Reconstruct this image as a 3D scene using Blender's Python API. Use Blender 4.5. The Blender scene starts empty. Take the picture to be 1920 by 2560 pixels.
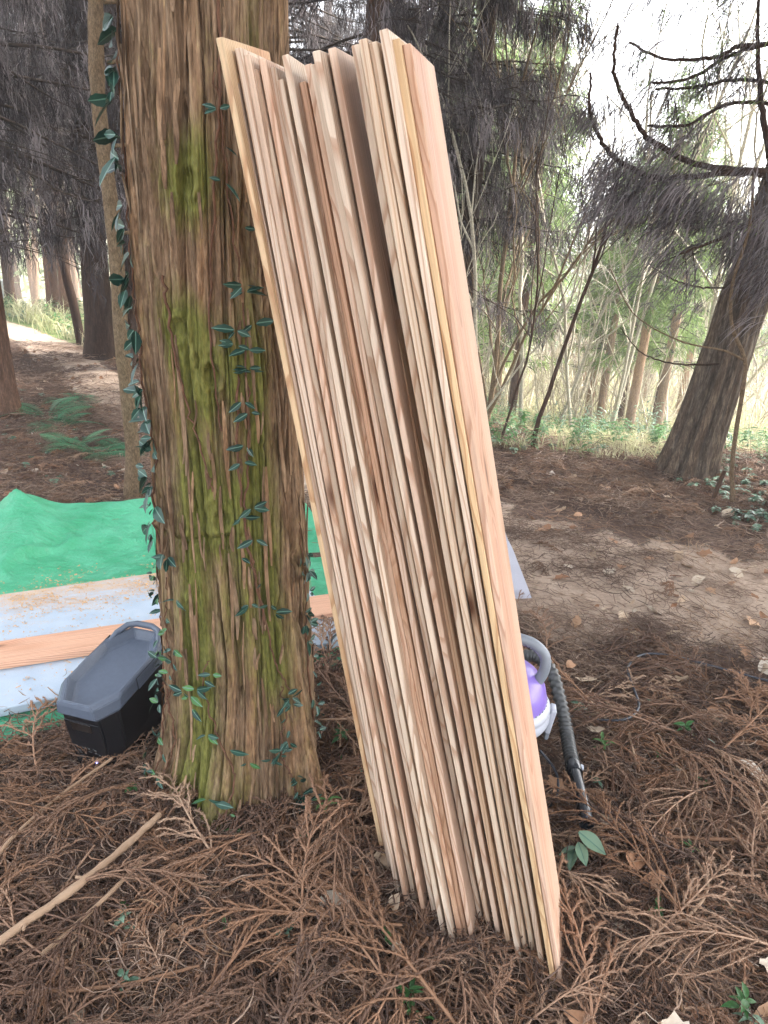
import bpy, bmesh, math, random
import numpy as np
from mathutils import Vector, Matrix, Euler

S = bpy.context.scene
COL = S.collection
R = math.radians

# ------------------------------------------------------------------ camera
cam_d = bpy.data.cameras.new('camera')
cam = bpy.data.objects.new('camera', cam_d)
COL.objects.link(cam)
cam_d.sensor_width = 36.0
cam_d.sensor_fit = 'AUTO'
cam_d.lens = 25.0
cam_d.clip_start = 0.02
cam_d.clip_end = 1000
PITCH, ROLL, EYE = R(19.64), R(3.19), 1.5
cam.matrix_world = Matrix.Translation((0, 0, EYE)) @ Matrix.Rotation(R(90) - PITCH, 4, 'X') @ Matrix.Rotation(ROLL, 4, 'Z')
S.camera = cam

# ------------------------------------------------------------------ sky, sun, exposure
SUN_EL, SUN_AZ = R(46), R(72)          # azimuth from +Y towards +X
w = bpy.data.worlds.new('World')
S.world = w
w.use_nodes = True
nt = w.node_tree
nt.nodes.clear()
sky = nt.nodes.new('ShaderNodeTexSky')
sky.sky_type = 'NISHITA'
sky.sun_disc = False
sky.sun_elevation = SUN_EL
sky.sun_rotation = SUN_AZ
sky.air_density = 1.0
sky.dust_density = 4.0
sky.ozone_density = 1.0
bg = nt.nodes.new('ShaderNodeBackground')
bg.inputs['Strength'].default_value = 0.15
wo = nt.nodes.new('ShaderNodeOutputWorld')
veil = nt.nodes.new('ShaderNodeHueSaturation')      # thin bright overcast: the sky keeps little of its blue
veil.inputs['Saturation'].default_value = 0.30
nt.links.new(sky.outputs[0], veil.inputs['Color'])
nt.links.new(veil.outputs[0], bg.inputs[0])
nt.links.new(bg.outputs[0], wo.inputs[0])
sun_d = bpy.data.lights.new('sun', 'SUN')
sun_d.energy = 2.2
sun_d.angle = R(6)
sun_d.color = (1.0, 0.95, 0.88)
sun = bpy.data.objects.new('sun', sun_d)
COL.objects.link(sun)
sdir = Vector((math.sin(SUN_AZ) * math.cos(SUN_EL), math.cos(SUN_AZ) * math.cos(SUN_EL), math.sin(SUN_EL)))
sun.rotation_euler = sdir.to_track_quat('Z', 'Y').to_euler()
sun.location = (0, 0, 30)
S.view_settings.view_transform = 'Standard'
S.view_settings.look = 'None'
S.view_settings.exposure = 3.05
S.view_settings.gamma = 1
S.view_settings.use_curve_mapping = False
S.cycles.max_bounces = 8
S.cycles.diffuse_bounces = 5
S.cycles.glossy_bounces = 2
S.cycles.transmission_bounces = 4
S.cycles.transparent_max_bounces = 6
S.cycles.use_denoising = True

# ------------------------------------------------------------------ helpers
def tag(o, label=None, cat=None, group=None, kind=None):
    if label: o['label'] = label
    if cat: o['category'] = cat
    if group: o['group'] = group
    if kind: o['kind'] = kind
    return o

def empty(name, loc, label, cat, group=None):
    o = bpy.data.objects.new(name, None)
    o.empty_display_size = 0.05
    o.location = loc
    COL.objects.link(o)
    return tag(o, label, cat, group)

def mesh_np(name, V, polys, mats=(), midx=None, smooth=False, attrs=None):
    """polys: list of (k, array[n,k]); one mesh."""
    me = bpy.data.meshes.new(name)
    V = np.asarray(V, np.float32)
    me.vertices.add(len(V))
    me.vertices.foreach_set('co', V.ravel())
    loops = np.concatenate([np.asarray(p, np.int32).ravel() for p in polys])
    tot = np.concatenate([np.full(len(p), np.asarray(p).shape[1], np.int32) for p in polys])
    start = np.zeros(len(tot), np.int32)
    start[1:] = np.cumsum(tot)[:-1]
    me.loops.add(len(loops))
    me.loops.foreach_set('vertex_index', loops)
    me.polygons.add(len(tot))
    me.polygons.foreach_set('loop_start', start)
    me.polygons.foreach_set('loop_total', tot)
    for m in mats: me.materials.append(m)
    if midx is not None:
        me.polygons.foreach_set('material_index', np.asarray(midx, np.int32))
    if smooth:
        me.polygons.foreach_set('use_smooth', np.ones(len(tot), bool))
    if attrs:
        for k, v in attrs.items():
            a = me.attributes.new(k, 'FLOAT', 'POINT')
            a.data.foreach_set('value', np.asarray(v, np.float32).ravel())
    me.update(calc_edges=True)
    return me

def link(name, me, parent=None, loc=(0, 0, 0), rot=(0, 0, 0)):
    o = bpy.data.objects.new(name, me)
    COL.objects.link(o)
    o.location = loc
    o.rotation_euler = rot
    if parent is not None: o.parent = parent
    return o

class MB:
    """collects tubes, ribbons, boxes and sheets into one mesh"""
    def __init__(s):
        s.V = []; s.P = {3: [], 4: []}; s.M = {3: [], 4: []}; s.n = 0; s.A = []
    def add(s, V, faces, m=0, a=0.0):
        V = np.asarray(V, float); F = np.asarray(faces, int)
        k = F.shape[1]
        s.V.append(V); s.P[k].append(F + s.n); s.M[k].append(np.full(len(F), m)); s.n += len(V)
        s.A.append(np.full(len(V), a) if np.isscalar(a) else np.asarray(a))
    def tube(s, pts, rad, sides=6, m=0, cap=False, a=0.0, phase=0.0):
        P = np.asarray(pts, float); n = len(P)
        rad = np.full(n, rad) if np.isscalar(rad) else np.asarray(rad, float)
        T = np.gradient(P, axis=0)
        T /= np.linalg.norm(T, axis=1)[:, None] + 1e-9
        ref = np.array([0, 0, 1.0]) if abs(T[:, 2]).mean() < .8 else np.array([1.0, 0, 0])
        A = np.cross(T, ref); A /= np.linalg.norm(A, axis=1)[:, None] + 1e-9
        B = np.cross(T, A)
        th = np.arange(sides) * 2 * np.pi / sides + phase
        V = P[:, None] + rad[:, None, None] * (np.cos(th)[None, :, None] * A[:, None] + np.sin(th)[None, :, None] * B[:, None])
        i = np.arange(n - 1)[:, None] * sides; j = np.arange(sides)[None]; j2 = (j + 1) % sides
        F = np.stack([i + j, i + j2, i + sides + j2, i + sides + j], -1).reshape(-1, 4)
        s.add(V.reshape(-1, 3), F, m, a)
        if cap:
            for ring, flip in ((0, True), (n - 1, False)):
                Vc = np.vstack([V[ring], P[ring][None]])
                Fc = [(k, (k + 1) % sides, sides) for k in range(sides)]
                if flip: Fc = [f[::-1] for f in Fc]
                s.add(Vc, Fc, m, a)
    def box(s, c, size, M=None, m=0):
        c = np.asarray(c, float); h = np.asarray(size, float) / 2
        V = np.array([(x, y, z) for x in (-1, 1) for y in (-1, 1) for z in (-1, 1)]) * h
        if M is not None: V = V @ np.asarray(M).T
        F = [(0, 1, 3, 2), (4, 6, 7, 5), (0, 4, 5, 1), (2, 3, 7, 6), (0, 2, 6, 4), (1, 5, 7, 3)]
        s.add(V + c, F, m)
    def lathe(s, prof, sides=32, c=(0, 0, 0), m=0, squash=1.0):
        pr = np.asarray(prof, float); n = len(pr)
        th = np.arange(sides) * 2 * np.pi / sides
        V = np.stack([pr[:, 0][:, None] * np.cos(th), pr[:, 0][:, None] * np.sin(th) * squash, np.repeat(pr[:, 1][:, None], sides, 1)], -1)
        i = np.arange(n - 1)[:, None] * sides; j = np.arange(sides)[None]; j2 = (j + 1) % sides
        F = np.stack([i + j, i + j2, i + sides + j2, i + sides + j], -1).reshape(-1, 4)
        s.add(V.reshape(-1, 3) + np.asarray(c, float), F, m)
    def mesh(s, name, mats, smooth=False, attr=None):
        polys = []; mi = []
        for k in (3, 4):
            if s.P[k]:
                polys.append(np.concatenate(s.P[k])); mi.append(np.concatenate(s.M[k]))
        at = {attr: np.concatenate(s.A)} if attr else None
        return mesh_np(name, np.concatenate(s.V), polys, mats, np.concatenate(mi), smooth, at)

def ribbons(paths, widths, side):
    """paths [n,k,3], widths [n,k], side [n,3] -> V, quads (flat strips of two-sided faces)"""
    n, k, _ = paths.shape
    V = np.stack([paths - side[:, None] * widths[..., None] / 2, paths + side[:, None] * widths[..., None] / 2], 2)
    V = V.reshape(n, 2 * k, 3)
    b = (np.arange(n) * 2 * k)[:, None]
    q = np.array([(2 * i, 2 * i + 1, 2 * i + 3, 2 * i + 2) for i in range(k - 1)])
    F = (b[:, :, None] + q[None]).reshape(-1, 4)
    return V.reshape(-1, 3), F

def vnoise(u, v, seed, pu=None):
    """smooth value noise on a 2-D lattice; period pu along u"""
    rs = np.random.RandomState(seed)
    NU, NV = (pu or 256), 256
    G = rs.rand(NU, NV)
    iu = np.floor(u).astype(int); iv = np.floor(v).astype(int)
    fu = u - iu; fv = v - iv
    fu = fu * fu * (3 - 2 * fu); fv = fv * fv * (3 - 2 * fv)
    a = G[iu % NU, iv % NV]; b = G[(iu + 1) % NU, iv % NV]
    c = G[iu % NU, (iv + 1) % NV]; d = G[(iu + 1) % NU, (iv + 1) % NV]
    return (a * (1 - fu) + b * fu) * (1 - fv) + (c * (1 - fu) + d * fu) * fv

def sstep(a, b, x):
    t = np.clip((x - a) / (b - a), 0, 1)
    return t * t * (3 - 2 * t)

# ------------------------------------------------------------------ materials
def new_mat(name):
    m = bpy.data.materials.new(name)
    m.use_nodes = True
    t = m.node_tree
    return m, t, t.nodes['Principled BSDF'], t.nodes['Material Output']

def N(t, typ, **kw):
    n = t.nodes.new(typ)
    for k, v in kw.items():
        if k in ('i', 'o'): continue
        setattr(n, k, v)
    return n

def math_(t, op, a, b=None, c=None):
    n = N(t, 'ShaderNodeMath', operation=op)
    for k, v in enumerate((a, b, c)):
        if v is None: continue
        if hasattr(v, 'is_linked') or hasattr(v, 'links'): t.links.new(v, n.inputs[k])
        else: n.inputs[k].default_value = v
    return n.outputs[0]

def ramp(t, fac, stops, interp='LINEAR'):
    n = N(t, 'ShaderNodeValToRGB')
    e = n.color_ramp.elements
    n.color_ramp.interpolation = interp
    while len(e) < len(stops): e.new(0.5)
    for k, (p, c) in enumerate(stops):
        e[k].position = p
        e[k].color = (c[0], c[1], c[2], 1) if not np.isscalar(c) else (c, c, c, 1)
    t.links.new(fac, n.inputs[0])
    return n.outputs[0]

def mix(t, fac, a, b, mode='MIX'):
    n = N(t, 'ShaderNodeMix', data_type='RGBA', blend_type=mode)
    for s, v in ((n.inputs[0], fac), (n.inputs[6], a), (n.inputs[7], b)):
        if hasattr(v, 'links'): t.links.new(v, s)
        elif np.isscalar(v): s.default_value = v
        else: s.default_value = (v[0], v[1], v[2], 1)
    return n.outputs[2]

def noise(t, vec, scale, detail=4, rough=0.55, dist=0.0):
    n = N(t, 'ShaderNodeTexNoise')
    n.inputs['Scale'].default_value = scale
    n.inputs['Detail'].default_value = detail
    n.inputs['Roughness'].default_value = rough
    n.inputs['Distortion'].default_value = dist
    if vec is not None: t.links.new(vec, n.inputs['Vector'])
    return n.outputs['Fac']

def mapping(t, vec, scale=(1, 1, 1), loc=(0, 0, 0)):
    n = N(t, 'ShaderNodeMapping')
    n.inputs['Scale'].default_value = scale
    n.inputs['Location'].default_value = loc
    t.links.new(vec, n.inputs['Vector'])
    return n.outputs[0]

def bump(t, bsdf, h, strength=0.4, dist=0.01):
    n = N(t, 'ShaderNodeBump')
    n.inputs['Strength'].default_value = strength
    n.inputs['Distance'].default_value = dist
    t.links.new(h, n.inputs['Height'])
    t.links.new(n.outputs[0], bsdf.inputs['Normal'])

def plain(name, col, rough=0.6, spec=0.4, var=0.0, scale=20, bumpv=0.0, metallic=0.0, bscale=None):
    m, t, b, o = new_mat(name)
    b.inputs['Roughness'].default_value = rough
    b.inputs['Specular IOR Level'].default_value = spec
    b.inputs['Metallic'].default_value = metallic
    tc = N(t, 'ShaderNodeTexCoord').outputs['Object']
    n = noise(t, tc, scale)
    lo = [c * (1 - var) for c in col]; hi = [min(1, c * (1 + var)) for c in col]
    t.links.new(ramp(t, n, [(0.3, lo), (0.7, hi)]), b.inputs['Base Color'])
    if bumpv: bump(t, b, noise(t, tc, bscale or scale * 3), bumpv, 0.003)
    return m

def leafy(name, dark, light, trans=0.35, rough=0.55, attr='tint', vary=0.35):
    """foliage: colour from a per-piece attribute and a per-object random, some light through the leaf"""
    m, t, b, o = new_mat(name)
    at = N(t, 'ShaderNodeAttribute', attribute_name=attr).outputs['Fac']
    oi = N(t, 'ShaderNodeObjectInfo').outputs['Random']
    f = math_(t, 'ADD', math_(t, 'MULTIPLY', at, 1 - vary), math_(t, 'MULTIPLY', oi, vary))
    c = ramp(t, f, [(0.0, dark), (1.0, light)])
    t.links.new(c, b.inputs['Base Color'])
    b.inputs['Roughness'].default_value = rough
    b.inputs['Specular IOR Level'].default_value = 0.3
    if trans:
        tr = N(t, 'ShaderNodeBsdfTranslucent')
        t.links.new(c, tr.inputs['Color'])
        mx = N(t, 'ShaderNodeMixShader')
        mx.inputs[0].default_value = trans
        t.links.new(b.outputs[0], mx.inputs[1]); t.links.new(tr.outputs[0], mx.inputs[2])
        t.links.new(mx.outputs[0], o.inputs['Surface'])
    return m

def wood_mat(name='cedar_wood', rough=0.62):
    """solid growth rings round a pith that lies elsewhere in every board; obj.color is the board's own tint"""
    m, t, b, o = new_mat(name)
    tc = N(t, 'ShaderNodeTexCoord').outputs['Object']
    oi = N(t, 'ShaderNodeObjectInfo')
    wn = N(t, 'ShaderNodeTexWhiteNoise', noise_dimensions='1D')
    t.links.new(oi.outputs['Random'], wn.inputs['W'])
    sp = N(t, 'ShaderNodeSeparateXYZ'); t.links.new(wn.outputs['Color'], sp.inputs[0])
    off = N(t, 'ShaderNodeVectorMath', operation='SCALE'); off.inputs[3].default_value = 37.0
    t.links.new(wn.outputs['Color'], off.inputs[0])
    sh = N(t, 'ShaderNodeVectorMath', operation='ADD')
    t.links.new(tc, sh.inputs[0]); t.links.new(off.outputs[0], sh.inputs[1])
    slow = noise(t, mapping(t, sh.outputs[0], (3, 3, 0.9)), 1.0, 3, 0.5)
    slow2 = noise(t, mapping(t, sh.outputs[0], (9, 9, 1.6)), 1.3, 2, 0.5)
    xyz = N(t, 'ShaderNodeSeparateXYZ'); t.links.new(tc, xyz.inputs[0])
    # knots: sparse stretched cells
    vo = N(t, 'ShaderNodeTexVoronoi', feature='F1')
    vo.inputs['Scale'].default_value = 1.0
    t.links.new(mapping(t, sh.outputs[0], (8, 8, 2.6)), vo.inputs['Vector'])
    kd = vo.outputs['Distance']
    knot = ramp(t, kd, [(0.05, 1.0), (0.13, 0.0)])
    halo = ramp(t, kd, [(0.08, 1.0), (0.38, 0.0)], 'EASE')
    px = math_(t, 'ADD', xyz.outputs[0], math_(t, 'ADD', math_(t, 'MULTIPLY', sp.outputs[0], 0.09), 0.012))
    py = math_(t, 'SUBTRACT', xyz.outputs[1], math_(t, 'SUBTRACT', math_(t, 'MULTIPLY', sp.outputs[1], 0.36), 0.08))
    r = math_(t, 'SQRT', math_(t, 'ADD', math_(t, 'MULTIPLY', px, px), math_(t, 'MULTIPLY', py, py)))
    r = math_(t, 'ADD', r, math_(t, 'MULTIPLY', slow, 0.13))
    r = math_(t, 'ADD', r, math_(t, 'MULTIPLY', slow2, 0.012))
    r = math_(t, 'ADD', r, math_(t, 'MULTIPLY', halo, 0.016))
    ph = math_(t, 'FRACT', math_(t, 'MULTIPLY', r, 150.0))
    late = ramp(t, ph, [(0.0, 0.0), (0.55, 0.1), (0.86, 1.0), (0.97, 0.75), (1.0, 0.0)])
    heart = ramp(t, math_(t, 'ADD', r, math_(t, 'MULTIPLY', sp.outputs[2], 0.08)), [(0.135, 1.0), (0.165, 0.0)])
    base = mix(t, heart, (0.635, 0.53, 0.42), (0.59, 0.41, 0.31))
    base = mix(t, math_(t, 'MULTIPLY', late, 0.75), base, (0.36, 0.205, 0.125))
    fib = noise(t, mapping(t, sh.outputs[0], (260, 260, 5)), 1.0, 3, 0.6)
    base = mix(t, 1.0, base, ramp(t, fib, [(0.3, 0.80), (0.7, 1.10)]), 'MULTIPLY')
    blot = noise(t, mapping(t, sh.outputs[0], (16, 16, 2.0)), 1.0, 4, 0.6)
    base = mix(t, math_(t, 'MULTIPLY', ramp(t, blot, [(0.55, 0.0), (0.75, 1.0)]), 0.5), base, (0.38, 0.26, 0.165))
    grey = noise(t, mapping(t, sh.outputs[0], (22, 22, 0.9), (5, 2, 8)), 1.0, 3, 0.6)
    base = mix(t, math_(t, 'MULTIPLY', ramp(t, grey, [(0.5, 0.0), (0.75, 1.0)]), 0.35), base, (0.46, 0.42, 0.37))
    base = mix(t, math_(t, 'MULTIPLY', halo, 0.38), base, (0.33, 0.17, 0.075))
    base = mix(t, knot, base, (0.085, 0.036, 0.018))
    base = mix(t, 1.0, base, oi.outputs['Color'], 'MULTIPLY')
    base = mix(t, 1.0, base, (1.0, .985, .985), 'MULTIPLY')
    t.links.new(base, b.inputs['Base Color'])
    b.inputs['Roughness'].default_value = rough
    b.inputs['Specular IOR Level'].default_value = 0.3
    bump(t, b, math_(t, 'ADD', math_(t, 'MULTIPLY', fib, 0.6), math_(t, 'MULTIPLY', late, 0.4)), 0.18, 0.002)
    return m

def bark_mat(name, c1, c2, c3, moss=None, zs=0.12, rough=0.92):
    m, t, b, o = new_mat(name)
    tc = N(t, 'ShaderNodeTexCoord').outputs['Object']
    v = mapping(t, tc, (1, 1, zs))
    n1 = noise(t, v, 55, 5, 0.65)
    n2 = noise(t, mapping(t, tc, (1, 1, zs * 2.5)), 17, 4, 0.6)
    n3 = noise(t, mapping(t, tc, (1, 1, 0.3)), 150, 3, 0.6)
    c = ramp(t, n1, [(0.28, c1), (0.5, c2), (0.75, c3)])
    st = N(t, 'ShaderNodeAttribute', attribute_name='strip').outputs['Fac']
    c = mix(t, 1.0, c, ramp(t, st, [(0.0, (0.72, 0.68, 0.66)), (0.5, (1.0, 1.0, 1.0)), (1.0, (1.25, 1.12, 1.0))]), 'MULTIPLY')
    n4 = noise(t, mapping(t, tc, (1, 1, zs * .6)), 210, 3, 0.7)
    c = mix(t, 1.0, c, ramp(t, n3, [(0.3, 0.78), (0.7, 1.2)]), 'MULTIPLY')
    c = mix(t, 1.0, c, ramp(t, n4, [(0.32, 0.55), (0.5, 1.0), (0.7, 1.35)]), 'MULTIPLY')
    if moss:
        am = N(t, 'ShaderNodeAttribute', attribute_name='moss').outputs['Fac']
        f = math_(t, 'ADD', math_(t, 'MULTIPLY', am, 1.0), math_(t, 'SUBTRACT', math_(t, 'MULTIPLY', n2, 0.9), 0.62))
        f = math_(t, 'ADD', f, math_(t, 'SUBTRACT', math_(t, 'MULTIPLY', n3, 0.5), 0.25))
        f = ramp(t, f, [(0.08, 0.0), (0.75, 0.85)])
        c = mix(t, f, c, ramp(t, n3, [(0.3, moss[0]), (0.72, moss[1])]))
        al = N(t, 'ShaderNodeAttribute', attribute_name='lichen').outputs['Fac']
        fl = math_(t, 'ADD', al, math_(t, 'SUBTRACT', math_(t, 'MULTIPLY', n2, 1.0), 0.5))
        c = mix(t, ramp(t, fl, [(0.55, 0.0), (0.7, 0.9)]), c, (0.30, 0.33, 0.15))
    t.links.new(c, b.inputs['Base Color'])
    b.inputs['Roughness'].default_value = rough
    b.inputs['Specular IOR Level'].default_value = 0.15
    bump(t, b, math_(t, 'ADD', math_(t, 'MULTIPLY', n1, 0.7), math_(t, 'MULTIPLY', n3, 0.4)), 0.7, 0.006)
    return m

def litter_mat(name, stops):
    m, t, b, o = new_mat(name)
    oi = N(t, 'ShaderNodeObjectInfo').outputs['Random']
    tc = N(t, 'ShaderNodeTexCoord').outputs['Object']
    n = noise(t, tc, 38, 3, 0.6)
    f = math_(t, 'ADD', math_(t, 'MULTIPLY', oi, 0.75), math_(t, 'SUBTRACT', math_(t, 'MULTIPLY', n, 0.6), 0.17))
    t.links.new(ramp(t, f, stops), b.inputs['Base Color'])
    b.inputs['Roughness'].default_value = 0.8
    b.inputs['Specular IOR Level'].default_value = 0.25
    return m

M = {}
M['wood'] = wood_mat()
M['bark_big'] = bark_mat('mossy_cedar_bark', (0.095, 0.058, 0.035), (0.205, 0.134, 0.082), (0.32, 0.235, 0.155),
                         moss=((0.075, 0.088, 0.018), (0.19, 0.20, 0.045)))
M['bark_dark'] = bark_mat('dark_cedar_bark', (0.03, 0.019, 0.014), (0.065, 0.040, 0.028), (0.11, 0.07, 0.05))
M['bark_red'] = bark_mat('red_cedar_bark', (0.055, 0.03, 0.02), (0.12, 0.068, 0.045), (0.19, 0.115, 0.08))
M['bark_right'] = bark_mat('grey_cedar_bark', (0.035, 0.026, 0.02), (0.085, 0.065, 0.05), (0.22, 0.185, 0.14))
M['bark_thin'] = bark_mat('smooth_sapling_bark', (0.12, 0.085, 0.05), (0.20, 0.145, 0.09), (0.27, 0.205, 0.135), zs=0.6)
M['bark_pale'] = bark_mat('pale_bare_bark', (0.28, 0.25, 0.19), (0.45, 0.41, 0.32), (0.58, 0.54, 0.45), zs=0.5)
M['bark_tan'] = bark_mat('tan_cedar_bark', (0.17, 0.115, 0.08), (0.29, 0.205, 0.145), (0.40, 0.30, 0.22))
M['twig'] = plain('dark_twig', (0.06, 0.045, 0.035), 0.9, 0.1, 0.4, 30)
M['dead_foliage'] = leafy('dry_drooping_foliage', (0.022, 0.016, 0.016), (0.26, 0.225, 0.225), 0.12, 0.9, vary=0.08)
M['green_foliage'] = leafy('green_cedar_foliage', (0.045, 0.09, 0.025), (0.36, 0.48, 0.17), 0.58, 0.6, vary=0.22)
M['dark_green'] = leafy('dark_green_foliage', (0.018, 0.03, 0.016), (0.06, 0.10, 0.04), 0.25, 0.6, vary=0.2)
M['frond'] = litter_mat('dead_cedar_frond', [(0.0, (0.062, 0.040, 0.033)), (0.35, (0.165, 0.097, 0.066)), (0.65, (0.285, 0.172, 0.112)), (1.0, (0.46, 0.32, 0.22))])
M['frond_orange'] = litter_mat('fresh_dead_frond', [(0.0, (0.15, 0.082, 0.048)), (0.5, (0.26, 0.145, 0.086)), (1.0, (0.37, 0.22, 0.14))])
M['stick'] = litter_mat('dry_stick_bark', [(0.0, (0.20, 0.12, 0.07)), (0.5, (0.30, 0.19, 0.115)), (1.0, (0.40, 0.28, 0.19))])
M['dead_leaf'] = litter_mat('dry_broad_leaf', [(0.0, (0.30, 0.19, 0.11)), (0.4, (0.46, 0.36, 0.26)), (1.0, (0.62, 0.56, 0.47))])
M['brown_leaf'] = litter_mat('brown_broad_leaf', [(0.0, (0.22, 0.10, 0.05)), (0.5, (0.34, 0.19, 0.11)), (1.0, (0.45, 0.29, 0.18))])
M['vine_leaf'] = leafy('vine_leaf_blade', (0.010, 0.034, 0.026), (0.032, 0.082, 0.060), 0.15, 0.38, vary=0.8)
M['vine_leaf_young'] = leafy('young_vine_leaf', (0.035, 0.11, 0.03), (0.08, 0.20, 0.055), 0.2, 0.4, vary=0.8)
M['vine_vein'] = plain('vine_leaf_midrib', (0.10, 0.19, 0.145), 0.45, 0.4, 0.15, 40)
M['vine_stem'] = plain('vine_stem_bark', (0.115, 0.058, 0.035), 0.85, 0.2, 0.35, 60)
M['seedling'] = leafy('seedling_leaf', (0.03, 0.095, 0.03), (0.11, 0.235, 0.075), 0.25, 0.45, vary=0.9)
M['ground_ivy'] = leafy('glossy_groundcover_leaf', (0.05, 0.115, 0.065), (0.22, 0.33, 0.23), 0.2, 0.28, vary=0.8)
M['fern'] = leafy('fern_frond', (0.04, 0.14, 0.065), (0.11, 0.28, 0.14), 0.3, 0.5, vary=0.6)
M['grass'] = leafy('field_grass', (0.24, 0.28, 0.11), (0.66, 0.60, 0.42), 0.3, 0.7, vary=0.7)
M['needle'] = litter_mat('needle_bits', [(0.0, (0.055, 0.035, 0.03)), (0.4, (0.135, 0.086, 0.064)), (0.7, (0.24, 0.16, 0.115)), (1.0, (0.44, 0.33, 0.25))])

# ------------------------------------------------------------------ terrain
def terrain(x, y):
    x = np.asarray(x, float); y = np.asarray(y, float)
    right = sstep(-1.0, 2.0, x - 0.03 * y)
    d = np.maximum(y - 6.0, 0)
    drop = -4.2 * (1 - np.exp(-d * 0.215 / 4.2)) * right
    dl = np.maximum(y - 15.0, 0)
    dropl = -1.6 * (1 - np.exp(-dl * 0.12)) * (1 - right)
    far = np.maximum(y - 42, 0) * 0.28 * (0.35 + 0.65 * (1 - right))
    bumps = 0.03 * (vnoise(x * 0.9 + 50, y * 0.9 + 50, 3) - .5) + 0.012 * (vnoise(x * 4 + 90, y * 4 + 90, 4) - .5)
    rough = 0.25 * (vnoise(x * 0.15 + 50, y * 0.15 + 50, 5) - .5) * sstep(6, 14, np.hypot(x, y))
    hump = 0.035 * np.exp(-((x + .42) ** 2 + (y - 1.75) ** 2) / 0.25)
    return drop + dropl + far + bumps + rough + hump
def tz(x, y): return float(terrain(x, y))

PATH = [(-7.5, 13.5, .45), (-5.2, 10.7, .5), (-3.9, 8.9, .5), (-2.6, 7.0, .55), (-1.3, 5.5, .55), (0.0, 4.4, .6), (0.95, 3.55, .88), (1.9, 3.22, .92), (3.2, 3.0, .9), (5.5, 2.9, .6), (9, 3.2, .6)]
def path_curve(n=160):
    P = np.array(PATH); tt = np.linspace(0, len(P) - 1, n)
    out = []
    for u in tt:
        i = int(min(max(math.floor(u), 0), len(P) - 2)); f = u - i
        p0, p1, p2, p3 = P[max(i - 1, 0)], P[i], P[i + 1], P[min(i + 2, len(P) - 1)]
        out.append(0.5 * (2 * p1 + (p2 - p0) * f + (2 * p0 - 5 * p1 + 4 * p2 - p3) * f * f + (3 * p1 - p0 - 3 * p2 + p3) * f ** 3))
    return np.array(out)
PC = path_curve()
def path_dist(x, y):
    """distance from the path's middle over its half width"""
    x = np.atleast_1d(x); y = np.atleast_1d(y)
    best = np.full(x.shape, 1e9)
    for p in PC[::2]:
        best = np.minimum(best, np.hypot(x - p[0], y - p[1]) / p[2])
    return best

def ground_mat():
    m, t, b, o = new_mat('forest_floor')
    tc = N(t, 'ShaderNodeTexCoord').outputs['Object']
    n1 = noise(t, tc, 2.2, 5, 0.6); n2 = noise(t, tc, 30, 6, 0.7); n3 = noise(t, tc, 160, 3, 0.7)
    c = ramp(t, n2, [(0.25, (0.045, 0.029, 0.024)), (0.5, (0.125, 0.082, 0.062)), (0.75, (0.26, 0.18, 0.135))])
    c = mix(t, 1.0, c, ramp(t, n3, [(0.3, 0.6), (0.75, 1.5)]), 'MULTIPLY')
    f = N(t, 'ShaderNodeAttribute', attribute_name='field').outputs['Fac']
    g = N(t, 'ShaderNodeAttribute', attribute_name='green').outputs['Fac']
    fld = ramp(t, n1, [(0.3, (0.40, 0.36, 0.23)), (0.5, (0.60, 0.55, 0.43)), (0.75, (0.68, 0.64, 0.54))])
    grn = ramp(t, n2, [(0.3, (0.06, 0.09, 0.03)), (0.7, (0.20, 0.25, 0.10))])
    c = mix(t, ramp(t, math_(t, 'ADD', g, math_(t, 'SUBTRACT', n2, 0.5)), [(0.3, 0.0), (0.7, 1.0)]), c, grn)
    c = mix(t, ramp(t, math_(t, 'ADD', f, math_(t, 'SUBTRACT', n1, 0.5)), [(0.3, 0.0), (0.7, 1.0)]), c, fld)
    t.links.new(c, b.inputs['Base Color'])
    b.inputs['Roughness'].default_value = 0.95
    b.inputs['Specular IOR Level'].default_value = 0.1
    bump(t, b, math_(t, 'ADD', n2, math_(t, 'MULTIPLY', n3, 0.4)), 0.9, 0.02)
    return m
M['ground'] = ground_mat()

def build_ground():
    nx, ny = 260, 300
    u = np.linspace(-1, 1, nx); xs = 4 * np.sinh(u * 4.05) / np.sinh(1.0) * 0.62
    v = np.linspace(-0.85, 1, ny); ys = 1.5 + 4.3 * np.sinh(v * 3.85) / np.sinh(1.0) * 0.85
    X, Y = np.meshgrid(xs, ys, indexing='ij')
    Z = terrain(X, Y)
    V = np.stack([X, Y, Z], -1).reshape(-1, 3)
    i = np.arange(nx - 1)[:, None] * ny; j = np.arange(ny - 1)[None]
    F = np.stack([i + j, i + ny + j, i + ny + j + 1, i + j + 1], -1).reshape(-1, 4)
    right = sstep(-1, 2, X)
    field = sstep(9.0, 14.0, Y) * right + sstep(15, 20, Y) * (1 - right)
    green = sstep(5.6, 8.0, Y) * (1 - sstep(12, 16, Y)) * right * 0.75 + (1 - right) * sstep(9.6, 12, Y + 0.25 * (X + 4)) * (1 - sstep(15, 18, Y)) * 0.95
    me = mesh_np('ground', V, [F], [M['ground']], None, True, {'field': field, 'green': green})
    tag(link('ground', me), kind='structure')
build_ground()

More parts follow.
